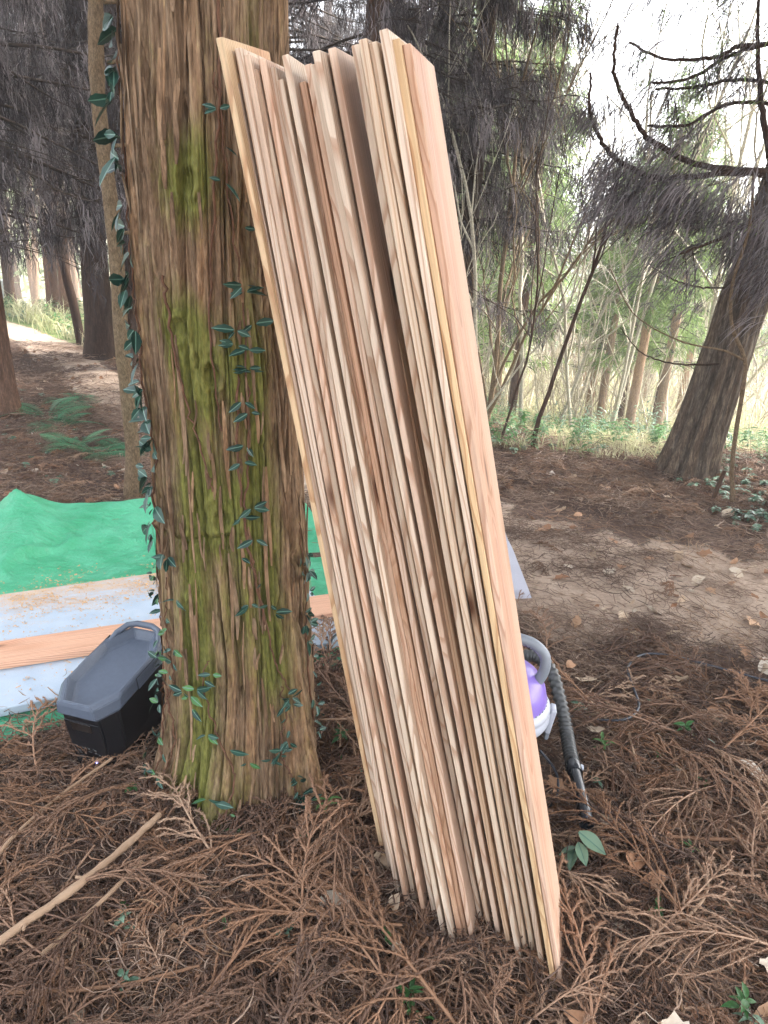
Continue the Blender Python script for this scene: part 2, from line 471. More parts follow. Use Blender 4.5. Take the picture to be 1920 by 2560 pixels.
def build_path():
    m, t, b, o = new_mat('dirt_path')
    tc = N(t, 'ShaderNodeTexCoord').outputs['Object']
    n1 = noise(t, tc, 5, 5, 0.6); n2 = noise(t, tc, 70, 5, 0.7)
    c = ramp(t, n1, [(0.3, (0.30, 0.22, 0.165)), (0.7, (0.47, 0.365, 0.285))])
    c = mix(t, 1.0, c, ramp(t, n2, [(0.3, 0.72), (0.72, 1.25)]), 'MULTIPLY')
    t.links.new(c, b.inputs['Base Color'])
    b.inputs['Roughness'].default_value = 0.95; b.inputs['Specular IOR Level'].default_value = 0.1
    bump(t, b, n2, 0.8, 0.01)
    ed = N(t, 'ShaderNodeAttribute', attribute_name='edge').outputs['Fac']          # the trodden dirt thins out to the litter
    fe = math_(t, 'ADD', ed, math_(t, 'ADD', math_(t, 'MULTIPLY', noise(t, tc, 9, 5, .65), .7), math_(t, 'MULTIPLY', n2, .5)))
    tr = N(t, 'ShaderNodeBsdfTransparent'); mx = N(t, 'ShaderNodeMixShader')
    t.links.new(ramp(t, math_(t, 'MULTIPLY', fe, .5), [(.56, 0.0), (.70, 1.0)]), mx.inputs[0])
    t.links.new(b.outputs[0], mx.inputs[1]); t.links.new(tr.outputs[0], mx.inputs[2]); t.links.new(mx.outputs[0], o.inputs['Surface'])
    rs = np.random.RandomState(9)
    P = path_curve(420); T = np.gradient(P[:, :2], axis=0); T /= np.linalg.norm(T, axis=1)[:, None]
    Nn = np.stack([-T[:, 1], T[:, 0]], 1)
    k = 13
    s = np.linspace(-1, 1, k)
    wob = [0.82 + 0.5 * (vnoise(np.arange(420) * 0.16 + 7 * q, np.zeros(420) + q, 20 + q) - .5) + 0.04 * (rs.rand(420) - .5) for q in (0, 1)]
    W = 1.12 * P[:, 2][:, None] * np.where(s[None] < 0, wob[0][:, None], wob[1][:, None]) * s[None]
    XY = P[:, None, :2] + Nn[:, None] * W[..., None]
    Z = terrain(XY[..., 0], XY[..., 1]) + 0.012 - 0.016 * (np.abs(s)[None] ** 4)
    V = np.concatenate([XY, Z[..., None]], -1).reshape(-1, 3)
    i = np.arange(419)[:, None] * k; j = np.arange(k - 1)[None]
    F = np.stack([i + j, i + j + 1, i + k + j + 1, i + k + j], -1).reshape(-1, 4)
    tag(link('path', mesh_np('path', V, [F], [m], None, True, {'edge': np.repeat(np.abs(s)[None], 420, 0) ** 2})), kind='structure')
build_path()

# ------------------------------------------------------------------ the big mossy cedar
TRK = np.array([(-0.30, -0.400, 1.785, 0.250), (0.00, -0.400, 1.780, 0.232), (0.20, -0.390, 1.775, 0.214), (0.35, -0.387, 1.770, 0.205),
                (0.72, -0.394, 1.750, 0.192), (1.05, -0.402, 1.730, 0.180), (1.34, -0.411, 1.705, 0.177), (1.71, -0.404, 1.640, 0.166),
                (1.95, -0.399, 1.620, 0.156), (2.6, -0.39, 1.58, 0.150), (12.5, -0.33, 1.40, 0.045)])
def trunk_at(z):
    return [np.interp(z, TRK[:, 0], TRK[:, k]) for k in (1, 2, 3)]

def build_big_cedar():
    root = empty('cedar_tree', (-0.40, 1.78, 0), 'large mossy cedar trunk in the foreground with shaggy bark and climbing vines', 'tree')
    NT = 620
    zs = np.concatenate([np.linspace(-0.25, 2.35, 470), np.linspace(2.40, 12.5, 70)])
    th = np.arange(NT) * 2 * np.pi / NT
    TH, Z = np.meshgrid(th, zs, indexing='ij')
    cx, cy, r = trunk_at(Z)
    u = TH / (2 * np.pi)
    warp = 0.9 * (vnoise(u * 10, Z * 1.6 + 20, 11, 10) - .5) + 0.5 * (vnoise(u * 26, Z * 4.0 + 20, 12, 26) - .5)
    def strips(k, zf, seed, wamt):
        return vnoise((u * k + warp * wamt) % k, Z * zf + 40, seed, k)
    a = strips(42, .9, 21, 1.1); b = strips(90, 2.0, 22, 1.6); c = strips(200, 6.0, 23, 2.0); d = strips(300, 22.0, 24, 3.0)
    groove = lambda n, wd: 1 - np.clip(np.abs(n - .5) / wd, 0, 1)
    disp = 0.012 * (a - .5) + 0.008 * (b - .5) + 0.005 * (c - .5) + 0.0025 * (d - .5)
    disp -= 0.022 * groove(a, .06) + 0.015 * groove(b, .07) + 0.006 * groove(c, .09)
    lob = vnoise((u * 7 + .2 * warp) % 7, Z * .35 + 3, 31, 7) - .5
    disp += 0.03 * lob * (0.35 + 0.65 * np.exp(-np.maximum(Z, 0) * 2.2))
    # root flare: buttresses that spread towards the ground
    base = np.exp(-np.maximum(Z + .02, 0) / 0.19)
    but = np.zeros_like(u)
    for ang, amp, wd in ((-95, .10, .24), (-28, .11, .22), (-58, .05, .16), (-150, .05, .24), (-128, .04, .12), (150, .06, .4), (60, .06, .4), (-72, -.03, .10), (-112, -.035, .09)):
        dd = np.angle(np.exp(1j * (TH - R(ang))))
        but += amp * np.exp(-(dd / wd) ** 2)
    disp += but * base
    # knots: swirling humps with a hollow, and a healed ring scar
    moss = np.zeros_like(u)
    for ang, z0, sz, amp in ((-92, 1.62, .050, .010), (-83, 1.24, .055, .016), (-104, 1.335, .045, .012), (-84, .90, .05, .010)):
        dx = np.angle(np.exp(1j * (TH - R(ang)))) * r; dz = Z - z0
        q = np.sqrt(dx ** 2 + (dz * .8) ** 2)
        disp += amp * np.exp(-(q / sz) ** 2) - amp * 1.5 * np.exp(-(q / (sz * .35)) ** 2) + 0.004 * np.cos(q * 260) * np.exp(-(q / sz) ** 2)
        moss += 0.75 * np.exp(-(q / (sz * 1.3)) ** 2)
    zc = 0.835 + 0.012 * (vnoise(u * 30, Z * 0 + 3, 33, 30) - .5) + 0.02 * np.sin(TH * 1.5)
    scar = np.exp(-((Z - zc) / .010) ** 2) * sstep(-170, -150, np.degrees(np.angle(np.exp(1j * TH)))) * (1 - sstep(-78, -66, np.degrees(np.angle(np.exp(1j * TH)))))
    disp += -0.007 * scar + 0.005 * np.exp(-((Z - zc - .018) / .012) ** 2) * (scar.max(1, keepdims=True) > .3) * (0.4 + b)
    rr = r - 0.004 + disp
    X = cx + rr * np.cos(TH); Y = cy + rr * np.sin(TH)
    V = np.stack([X, Y, Z], -1).reshape(-1, 3) - np.array([-0.40, 1.78, 0])
    nz = len(zs)
    i = np.arange(NT)[:, None] * nz; i2 = (np.arange(NT)[:, None] + 1) % NT * nz; j = np.arange(nz - 1)[None]
    F = np.stack([i + j, i2 + j, i2 + j + 1, i + j + 1], -1).reshape(-1, 4)
    deg = np.degrees(np.angle(np.exp(1j * TH)))
    band = lambda c0, wd: np.exp(-((deg - c0) / wd) ** 2)
    moss += 0.34 * band(-118, 16) * sstep(1.4, .6, Z) * (1 - sstep(.02, -.1, Z)) + 0.62 * band(-112, 10) * np.exp(-((Z - .62) / .22) ** 2) + 0.55 * band(-108, 12) * np.exp(-((Z - .3) / .25) ** 2)
    moss += 0.50 * band(-100, 12) * np.exp(-((Z - 1.0) / .18) ** 2) + 0.6 * band(-52, 12) * sstep(.2, .5, Z) * sstep(1.7, 1.1, Z) + 0.35 * band(-45, 10) * sstep(1.5, 1.9, Z)
    moss += 0.30 * band(-75, 14) * sstep(.3, .8, Z) * sstep(1.2, .9, Z) + 0.35 * band(-95, 25) * sstep(.25, 0, Z) + 0.25 * scar
    moss = (moss * 1.25 + .10 * sstep(2.0, .6, Z)) * (0.55 + 0.9 * a) + 0.16
    lichen = 0.42 * band(-88, 5) * (np.exp(-((Z - .33) / .12) ** 2) + np.exp(-((Z - .12) / .08) ** 2) + .8 * np.exp(-((Z - .0) / .05) ** 2)) * (vnoise(u * 120, Z * 26 + 4, 41, 120) > .45)
    me = mesh_np('trunk', V, [F], [M['bark_big']], None, True, {'moss': moss, 'strip': np.clip(a * .8 + b * .5 - .15, 0, 1), 'lichen': lichen})
    link('trunk', me, root)
    # loose bark strips that stand off the trunk
    rs = np.random.RandomState(5)
    n = 260
    ang = R(-175) + rs.rand(n) * R(190); z0 = rs.rand(n) * 2.2 + .02; L = .05 + rs.rand(n) ** 2 * .28
    k = 7; tt = np.linspace(0, 1, k)
    zz = z0[:, None] + L[:, None] * tt
    cx, cy, r = trunk_at(zz)
    aa = ang[:, None] + (rs.rand(n)[:, None] - .5) * .06 * tt + .01 * np.sin(tt * 5 + rs.rand(n)[:, None] * 6)
    lift = 0.004 + (rs.rand(n)[:, None] * .012) * np.where(rs.rand(n)[:, None] > .5, tt ** 2, (1 - tt) ** 2)
    rr = r + lift + .03 * np.exp(-np.maximum(zz, 0) / .12)
    P = np.stack([cx + rr * np.cos(aa), cy + rr * np.sin(aa), zz], -1) - np.array([-0.40, 1.78, 0])
    side = np.stack([-np.sin(ang), np.cos(ang), 0 * ang], -1) + .5 * np.stack([np.cos(ang), np.sin(ang), 0 * ang], -1) * (rs.rand(n)[:, None] - .5)
    W = (.003 + .009 * rs.rand(n))[:, None] * (np.sin(np.pi * np.clip(tt * .9 + .05, 0, 1)) ** .5)
    V, F = ribbons(P, W, side)
    V2, F2 = ribbons(P - 0.002 * np.stack([np.cos(ang), np.sin(ang), 0 * ang], -1)[:, None], W, side)
    st = np.repeat(rs.rand(n), 2 * k)
    me = mesh_np('bark_strip', np.vstack([V, V2]), [np.vstack([F, F2[:, ::-1] + len(V)])], [M['bark_big']], None, False,
                 {'moss': np.tile(st * .25, 2), 'strip': np.tile(st, 2), 'lichen': np.zeros(4 * k * n)})
    tag(link('bark_strip', me, root), kind='stuff')
    return root
CEDAR = build_big_cedar()

# ------------------------------------------------------------------ the stack of boards
BOARDS = [  # front-bottom xyz, front-top xyz, tint, label
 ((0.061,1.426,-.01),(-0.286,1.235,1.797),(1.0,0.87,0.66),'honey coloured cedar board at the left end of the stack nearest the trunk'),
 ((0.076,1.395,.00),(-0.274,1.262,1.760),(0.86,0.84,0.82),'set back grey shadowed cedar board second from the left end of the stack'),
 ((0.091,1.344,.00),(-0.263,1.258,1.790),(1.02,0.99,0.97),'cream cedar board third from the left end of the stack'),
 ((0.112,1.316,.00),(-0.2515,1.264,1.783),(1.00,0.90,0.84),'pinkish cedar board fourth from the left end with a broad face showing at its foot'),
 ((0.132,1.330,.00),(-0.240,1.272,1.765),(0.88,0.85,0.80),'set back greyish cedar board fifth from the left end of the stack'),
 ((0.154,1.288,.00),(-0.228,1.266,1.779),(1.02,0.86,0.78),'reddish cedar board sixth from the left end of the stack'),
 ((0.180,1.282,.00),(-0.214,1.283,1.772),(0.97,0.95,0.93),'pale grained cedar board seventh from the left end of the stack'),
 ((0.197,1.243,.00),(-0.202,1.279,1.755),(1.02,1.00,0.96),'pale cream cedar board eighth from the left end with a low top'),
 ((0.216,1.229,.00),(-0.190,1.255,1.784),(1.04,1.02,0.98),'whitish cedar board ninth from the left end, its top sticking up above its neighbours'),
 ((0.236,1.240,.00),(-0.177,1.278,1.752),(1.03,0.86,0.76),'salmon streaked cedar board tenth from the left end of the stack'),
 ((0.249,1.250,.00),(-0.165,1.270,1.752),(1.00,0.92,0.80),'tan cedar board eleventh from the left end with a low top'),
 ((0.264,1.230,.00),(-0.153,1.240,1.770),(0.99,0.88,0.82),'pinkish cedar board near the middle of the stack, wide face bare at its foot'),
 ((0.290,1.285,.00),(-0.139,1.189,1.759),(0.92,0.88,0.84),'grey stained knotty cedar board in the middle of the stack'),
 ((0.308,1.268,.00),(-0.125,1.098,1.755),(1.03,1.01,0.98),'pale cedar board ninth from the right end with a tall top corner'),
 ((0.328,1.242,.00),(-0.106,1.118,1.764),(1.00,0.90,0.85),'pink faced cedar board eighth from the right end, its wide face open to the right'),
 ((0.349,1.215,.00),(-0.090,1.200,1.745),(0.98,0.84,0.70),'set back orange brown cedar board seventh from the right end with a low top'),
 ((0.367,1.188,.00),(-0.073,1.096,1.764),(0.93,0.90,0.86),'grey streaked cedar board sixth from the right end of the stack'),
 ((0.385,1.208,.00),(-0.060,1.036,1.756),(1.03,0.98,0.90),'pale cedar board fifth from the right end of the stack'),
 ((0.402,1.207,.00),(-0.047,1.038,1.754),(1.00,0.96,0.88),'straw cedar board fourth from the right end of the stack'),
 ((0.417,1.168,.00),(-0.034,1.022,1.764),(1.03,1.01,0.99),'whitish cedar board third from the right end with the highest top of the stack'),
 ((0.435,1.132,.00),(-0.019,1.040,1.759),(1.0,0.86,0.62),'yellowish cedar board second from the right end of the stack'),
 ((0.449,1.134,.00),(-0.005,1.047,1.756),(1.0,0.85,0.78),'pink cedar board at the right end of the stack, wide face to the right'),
]
def board_mesh(L, W, T, seed):
    rs = np.random.RandomState(seed)
    c = 0.0014
    prof = [(-T/2 + c, 0), (T/2 - c, 0), (T/2, c), (T/2, W - c), (T/2 - c, W), (-T/2 + c, W), (-T/2, W - c), (-T/2, c)]
    K = 15; k = len(prof)
    zz = np.concatenate([[0, .0012], np.linspace(.03, L - .03, K - 4), [L - .0012, L]])
    p1, p2 = rs.uniform(-.004, .004, 2)
    V = []
    for q, z in enumerate(zz):
        t = z / L
        by = p1 * math.sin(math.pi * t) + p2 * math.sin(2 * math.pi * t)
        s = 1 - (.12 if q in (0, len(zz) - 1) else 0)
        for x, y in prof:
            V.append((x * s, (y - W / 2) * (1 - (.006 if q in (0, len(zz) - 1) else 0)) + W / 2 + by, z))
    n = len(zz)
    F = [(a * k + j, a * k + (j + 1) % k, (a + 1) * k + (j + 1) % k, (a + 1) * k + j) for a in range(n - 1) for j in range(k)]
    caps = [tuple(range(k - 1, -1, -1)), tuple(range((n - 1) * k, n * k))]
    me = bpy.data.meshes.new('board')
    me.from_pydata(V, [], F + caps)
    me.materials.append(M['wood'])
    me.update()
    return me
def build_boards():
    wdir = Vector((0.045, 0.203, 0)).normalized()
    for k, (b, t, tint, label) in enumerate(BOARDS):
        B = Vector(b); T_ = Vector(t)
        B = B - (T_ - B).normalized() * 0.022
        Z = (T_ - B); L = Z.length; Z.normalize()
        Y = (wdir - Z * wdir.dot(Z)).normalized()
        X = Y.cross(Z).normalized()
        o = bpy.data.objects.new('board', board_mesh(L, 0.198, 0.0112, 100 + k))
        COL.objects.link(o)
        Mx = Matrix((X, Y, Z)).transposed().to_4x4(); Mx.translation = B
        o.matrix_world = Mx
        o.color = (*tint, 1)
        tag(o, label, 'board', 'cedar boards leaning on the trunk')
build_boards()
# ------------------------------------------------------------------ green tarpaulin, foam board, plank
FA = np.array([-1.215, 1.915]); E1 = np.array([0.885, 0.465]) / np.hypot(.885, .465); E2 = np.array([-E1[1], E1[0]])
def fpt(a, b): return FA + E1 * a + E2 * b

def build_tarp():
    m, t, b, o = new_mat('green_poly_sheet')
    tc = N(t, 'ShaderNodeTexCoord').outputs['Object']
    n = noise(t, tc, 6, 5, 0.65); n2 = noise(t, tc, 40, 3, 0.6)
    c = ramp(t, n, [(0.3, (0.05, 0.40, 0.19)), (0.7, (0.13, 0.56, 0.33))])
    c = mix(t, math_(t, 'MULTIPLY', ramp(t, n2, [(0.55, 0.0), (0.75, 1.0)]), .35), c, (0.22, 0.46, 0.30))
    t.links.new(c, b.inputs['Base Color'])
    b.inputs['Roughness'].default_value = 0.42
    tr = N(t, 'ShaderNodeBsdfTranslucent'); t.links.new(c, tr.inputs[0])
    mx = N(t, 'ShaderNodeMixShader'); mx.inputs[0].default_value = 0.25
    t.links.new(b.outputs[0], mx.inputs[1]); t.links.new(tr.outputs[0], mx.inputs[2]); t.links.new(mx.outputs[0], o.inputs['Surface'])
    bump(t, b, math_(t, 'ADD', n, math_(t, 'MULTIPLY', noise(t, mapping(t, tc, (1, 2.2, 1)), 14, 4, .6, 1.5), .6)), 0.75, 0.03)
    na, nb = 230, 150
    a = np.linspace(-2.1, 1.62, na); bb = np.linspace(-0.115, 1.80, nb)
    A, B = np.meshgrid(a, bb, indexing='ij')
    edge = 0.03 * (vnoise(A * 2.2 + 9, B * 0 + 2, 61) - .5) * sstep(.3, 0, np.abs(B + .115)) + 0.16 * (vnoise(A * 1.6 + 3, B * 0, 62) - .5) * sstep(1.4, 1.80, B)
    X = FA[0] + E1[0] * A + E2[0] * (B + edge); Y = FA[1] + E1[1] * A + E2[1] * (B + edge)
    rise = 0.12 * sstep(1.10, 1.80, B) ** 1.3                     # lies over a low heap at the back
    # the standing fold at the left
    q = (A - (0.03 + 0.16 * (B - 1.0)))
    fold = 0.07 * np.exp(-(q / .13) ** 2) * sstep(.85, 1.7, B) + 0.04 * np.exp(-((q + .5) / .25) ** 2) * sstep(.7, 1.6, B)
    cr = (vnoise(A * 3 + 2 * B + 30, B * 5 + 30, 63) - .5) * .035 + (vnoise(A * 9 + B * 4 + 30, B * 12 - A * 3 + 60, 64) - .5) * .014
    cre = np.abs(vnoise(A * 1.7 + B * 1.3 + 20, B * 1.9 - A * .6 + 80, 66) - .5) + .6 * np.abs(vnoise(A * 3.8 - B * 2.2 + 20, B * 3.4 + A * 1.2 + 70, 67) - .5)
    cr = cr + .042 * (1 - np.minimum(cre / .12, 1)) - .05 * np.minimum(cre, .4)
    wave = 0.02 * np.abs(vnoise(A * 2.5 - B * 3 + 60, B * 1.2 + A + 40, 65) - .5) * 2
    flat = sstep(.86, 1.0, B) + sstep(1.28, 1.4, A) + sstep(.02, -.08, A) + sstep(.0, -.06, B) * .5
    Z = terrain(X, Y) + 0.022 + rise + fold + (cr + wave) * np.clip(flat, 0.05, 1)
    V = np.stack([X, Y, Z], -1).reshape(-1, 3)
    i = np.arange(na - 1)[:, None] * nb; j = np.arange(nb - 1)[None]
    F = np.stack([i + j, i + nb + j, i + nb + j + 1, i + j + 1], -1).reshape(-1, 4)
    o = link('tarpaulin', mesh_np('tarpaulin', V, [F], [m], None, True))
    tag(o, 'crumpled bright green plastic tarpaulin spread behind the big tree', 'tarpaulin')
build_tarp()

def bevel_box_mesh(name, size, mats, bev=0.004, seg=2, sub=1):
    bm = bmesh.new()
    bmesh.ops.create_cube(bm, size=1.0)
    for v in bm.verts:
        v.co = Vector((v.co.x * size[0], v.co.y * size[1], v.co.z * size[2]))
    bmesh.ops.bevel(bm, geom=bm.edges[:], offset=bev, segments=seg, affect='EDGES', profile=0.5)
    me = bpy.data.meshes.new(name); bm.to_mesh(me); bm.free()
    for m_ in mats: me.materials.append(m_)
    return me

def build_foam():
    m, t, b, o = new_mat('pale_blue_foam')
    tc = N(t, 'ShaderNodeTexCoord').outputs['Object']
    n = noise(t, tc, 9, 4, .6); n2 = noise(t, tc, 120, 3, .7)
    c = ramp(t, n, [(.3, (.36, .44, .53)), (.7, (.44, .51, .58))])
    # sawdust stain along the far edge
    sep = N(t, 'ShaderNodeSeparateXYZ'); t.links.new(tc, sep.inputs[0])
    far = ramp(t, sep.outputs[1], [(0.02, 0.0), (0.36, 1.0)])
    f = math_(t, 'ADD', math_(t, 'MULTIPLY', far, .45), math_(t, 'SUBTRACT', noise(t, mapping(t, tc, (3, 9, 1)), 1.6, 5, .7), .42))
    f = math_(t, 'ADD', f, math_(t, 'SUBTRACT', math_(t, 'MULTIPLY', n2, .6), .3))
    c = mix(t, ramp(t, f, [(.30, 0.0), (.62, .85)]), c, (.56, .36, .20))
    t.links.new(c, b.inputs['Base Color']); b.inputs['Roughness'].default_value = .6
    bump(t, b, n2, .15, .002)
    me = bevel_box_mesh('foam_board', (1.26, 0.88, 0.032), [m], .003, 1)
    c0 = fpt(0.63, 0.44)
    o = link('foam_board', me, None, (c0[0], c0[1], 0.052), (0, 0, math.atan2(E1[1], E1[0])))
    tag(o, 'pale blue foam insulation board lying on the green tarpaulin', 'foam board')
    # plank on the foam, running left to right
    d = Vector((0.911, 0.418, 0)).normalized()
    me = board_mesh(2.9, 0.165, 0.026, 77)
    o = bpy.data.objects.new('plank', me); COL.objects.link(o)
    Z = d; X = Vector((0, 0, 1)); Y = Z.cross(X).normalized()     # thickness up, width towards the camera
    Mx = Matrix((X, Y, Z)).transposed().to_4x4()
    Mx.translation = Vector((-1.395, 2.285, 0.083)) - d * 1.35 + Vector((0, 0, .001))
    o.matrix_world = Mx; o.color = (1.1, .80, .68, 1)
    tag(o, 'reddish wooden plank lying flat on the foam board', 'plank')
    # sawdust
    rs = np.random.RandomState(8); n = 5200
    a = rs.rand(n) * 1.27; q = rs.rand(n)
    bb = np.where(q < .50, .87 - np.abs(rs.randn(n)) * .13, np.where(q < .80, rs.rand(n) * .86, .90 + np.abs(rs.randn(n)) * .12))
    wv = vnoise(a * 9 + 3, bb * 9 + 3, 71)
    keep = (wv > .42) | (rs.rand(n) < .18)
    a, bb = a[keep], bb[keep]; n = len(a)
    P = FA + a[:, None] * E1 + bb[:, None] * E2
    onf = (bb > 0) & (bb < .88) & (a > 0) & (a < 1.26)
    z = np.where(onf, .0705, terrain(P[:, 0], P[:, 1]) + .036 + .12 * sstep(1.10, 1.80, bb) ** 1.3)
    C = np.stack([P[:, 0], P[:, 1], z], -1)
    an = rs.rand(n) * 6.28; s = .0012 + .003 * rs.rand(n) ** 2
    dx = np.stack([np.cos(an), np.sin(an), rs.randn(n) * .15], -1) * s[:, None] * 1.6
    dy = np.stack([-np.sin(an), np.cos(an), rs.randn(n) * .3], -1) * s[:, None] * .7
    up = np.array([0, 0, .0012])
    V = np.stack([C - dx - dy + up * .6, C + dx - dy + up, C + dx + dy + up * 1.6, C - dx + dy + up], 1).reshape(-1, 3)
    F = np.arange(4 * n).reshape(-1, 4)
    ms = plain('sawdust_flake', (.60, .38, .20), .8, .2, .3, 200)
    o = link('sawdust', mesh_np('sawdust', V, [F], [ms]))
    tag(o, 'orange sawdust scattered over the foam board and tarpaulin', 'sawdust', None, 'stuff')
build_foam()

# ------------------------------------------------------------------ portable power station
def build_station():
    slate = plain('slate_plastic', (.092, .112, .150), .38, .45, .06, 60, .05, bscale=500)
    black = plain('black_plastic', (.010, .010, .012), .32, .45, .1, 60)
    dark = plain('dark_glass', (.016, .013, .012), .15, .5, 0, 10)
    grey = plain('grey_print', (.16, .16, .17), .5, .3, 0, 10)
    led, t, b, o = new_mat('blue_led')
    b.inputs['Base Color'].default_value = (.1, .1, .6, 1); b.inputs['Emission Color'].default_value = (.25, .25, 1, 1); b.inputs['Emission Strength'].default_value = 2.0
    gold = plain('pale_button', (.42, .33, .20), .4, .4, 0, 10)
    root = empty('portable_power_station', (-0.80, 1.885, 0.0), 'black portable power station with a slate grey lid, tilted against the big tree', 'power station')
    ax = Vector((0.10, 0.37, 0)).normalized()            # long axis, front panel towards the camera
    zt = Vector((-0.05, -0.15, 1)).normalized()
    yv = (ax - zt * ax.dot(zt)).normalized(); xv = yv.cross(zt).normalized()
    Mx = Matrix((xv, yv, zt)).transposed().to_4x4(); Mx.translation = Vector((-0.772, 1.880, 0.028))
    root.matrix_world = Mx @ Matrix.Diagonal((.90, .88, .93, 1))
    L, W, Hh = 0.40, 0.21, 0.28
    # body: hull of two hexagon-ended outlines, narrower at the foot
    def outline(l, w, ch):
        return [(-w/2 + ch*.55, -l/2), (w/2 - ch*.55, -l/2), (w/2, -l/2 + ch), (w/2, l/2 - ch), (w/2 - ch*.55, l/2), (-w/2 + ch*.55, l/2), (-w/2, l/2 - ch), (-w/2, -l/2 + ch)]
    def rings(levels, mat, name, hollow=None, bev=.004):
        bm = bmesh.new(); rows = []
        for l, w_, ch, z in levels:
            rows.append([bm.verts.new((x, y, z)) for x, y in outline(l, w_, ch)])
        for a_, b_ in zip(rows, rows[1:]):
            for k in range(8):
                bm.faces.new((a_[k], a_[(k+1) % 8], b_[(k+1) % 8], b_[k]))
        bm.faces.new(rows[0][::-1]); bm.faces.new(rows[-1])
        bmesh.ops.recalc_face_normals(bm, faces=bm.faces[:])
        bmesh.ops.bevel(bm, geom=[e for e in bm.edges if e.calc_face_angle(0) > .3], offset=bev, segments=2, affect='EDGES')
        me = bpy.data.meshes.new(name); bm.to_mesh(me); bm.free(); me.materials.append(mat)
        return me
    link('body', rings([(.355, .180, .05, 0), (.375, .195, .055, .10), (.382, .200, .06, .262)], black, 'body', bev=.006), root)
    lid = link('lid', rings([(.388, .206, .062, .252), (.412, .222, .075, .264), (.408, .220, .08, .300), (.398, .208, .09, .311), (.384, .192, .095, .312), (.354, .162, .09, .287), (.342, .150, .09, .284)], slate, 'lid', bev=.0025), root)
    # handles: a raised loop at each end of the lid
    for s in (1,):
        mb = MB()
        P = [(x, s * (.195 + y), z) for x, y, z in ((-.092, -.085, .300), (-.084, -.045, .316), (-.062, -.008, .326), (-.03, .004, .330), (.03, .004, .330), (.062, -.008, .326), (.084, -.045, .316), (.092, -.085, .300))]
        mb.tube(P, [.009, .010, .011, .011, .011, .011, .010, .009], 8, cap=True)
        link('handle', mb.mesh('handle', [slate], True), root)
    # side vents: recessed slats on the right and the left
    for s in (-1, 1):
        for k in range(9):
            z = .260 + k * .0048
            me = bevel_box_mesh('vent_slat', (.003, .175, .0022), [black if k % 1 else slate], .0006, 1)
            link('vent_slat', me, lid, (s * .1128, .055, z + .002))
        me = bevel_box_mesh('vent_recess', (.0018, .18, .045), [black], .0005, 1)
        link('vent_recess', me, lid, (s * .1108, .055, .2815))
    # front: apron of the lid over the screen, panel, sockets, led, button
    me = bevel_box_mesh('front_panel', (.132, .004, .205), [black], .002, 2)
    link('front_panel', me, root, (0, -.1855, .126), (R(3.2), 0, 0))
    link('screen', bevel_box_mesh('screen', (.075, .004, .034), [dark], .0015, 2), root, (-.004, -.1925, .208), (R(3), 0, 0))
    for x, z in ((-.040, .112), (-.020, .112), (.0, .112), (.022, .110), (-.036, .088), (.036, .092)):
        mb = MB(); mb.lathe([(.0001, .003), (.006, .003), (.0065, .001), (.0065, -.002)], 14)
        so = link('socket', mb.mesh('socket', [dark], True), root, (x, -.1885 + (.112 - z) * .05, z), (R(93), 0, 0))
        mb = MB(); mb.box((0, -.0098, .0012), (.012, .0014, .0008)); mb.box((-.004, .0095, .0012), (.004, .001, .0008))
        link('print', mb.mesh('print', [grey]), so)
    link('port', bevel_box_mesh('port', (.014, .003, .006), [grey], .001, 1), root, (.008, -.1845, .068))
    mb = MB(); mb.lathe([(.0001, .002), (.0028, .0015), (.003, 0)], 12); link('indicator_light', mb.mesh('indicator_light', [led], True), root, (.011, -.1835, .052), (R(93), 0, 0))
    mb = MB(); mb.lathe([(.0001, .003), (.006, .0028), (.007, .0015), (.007, 0)], 16); link('power_button', mb.mesh('power_button', [gold], True), root, (.016, -.1825, .034), (R(93), 0, 0))
build_station()

# ------------------------------------------------------------------ vacuum cleaner behind the boards
def smooth_path(pts, n=40):
    P = np.array(pts, float); tt = np.linspace(0, len(P) - 1, n); out = []
    for u in tt:
        i = int(min(math.floor(u), len(P) - 2)); f = u - i
        p0, p1, p2, p3 = P[max(i-1, 0)], P[i], P[i+1], P[min(i+2, len(P)-1)]
        out.append(0.5 * (2*p1 + (p2-p0)*f + (2*p0-5*p1+4*p2-p3)*f*f + (3*p1-p0-3*p2+p3)*f**3))
    return np.array(out)

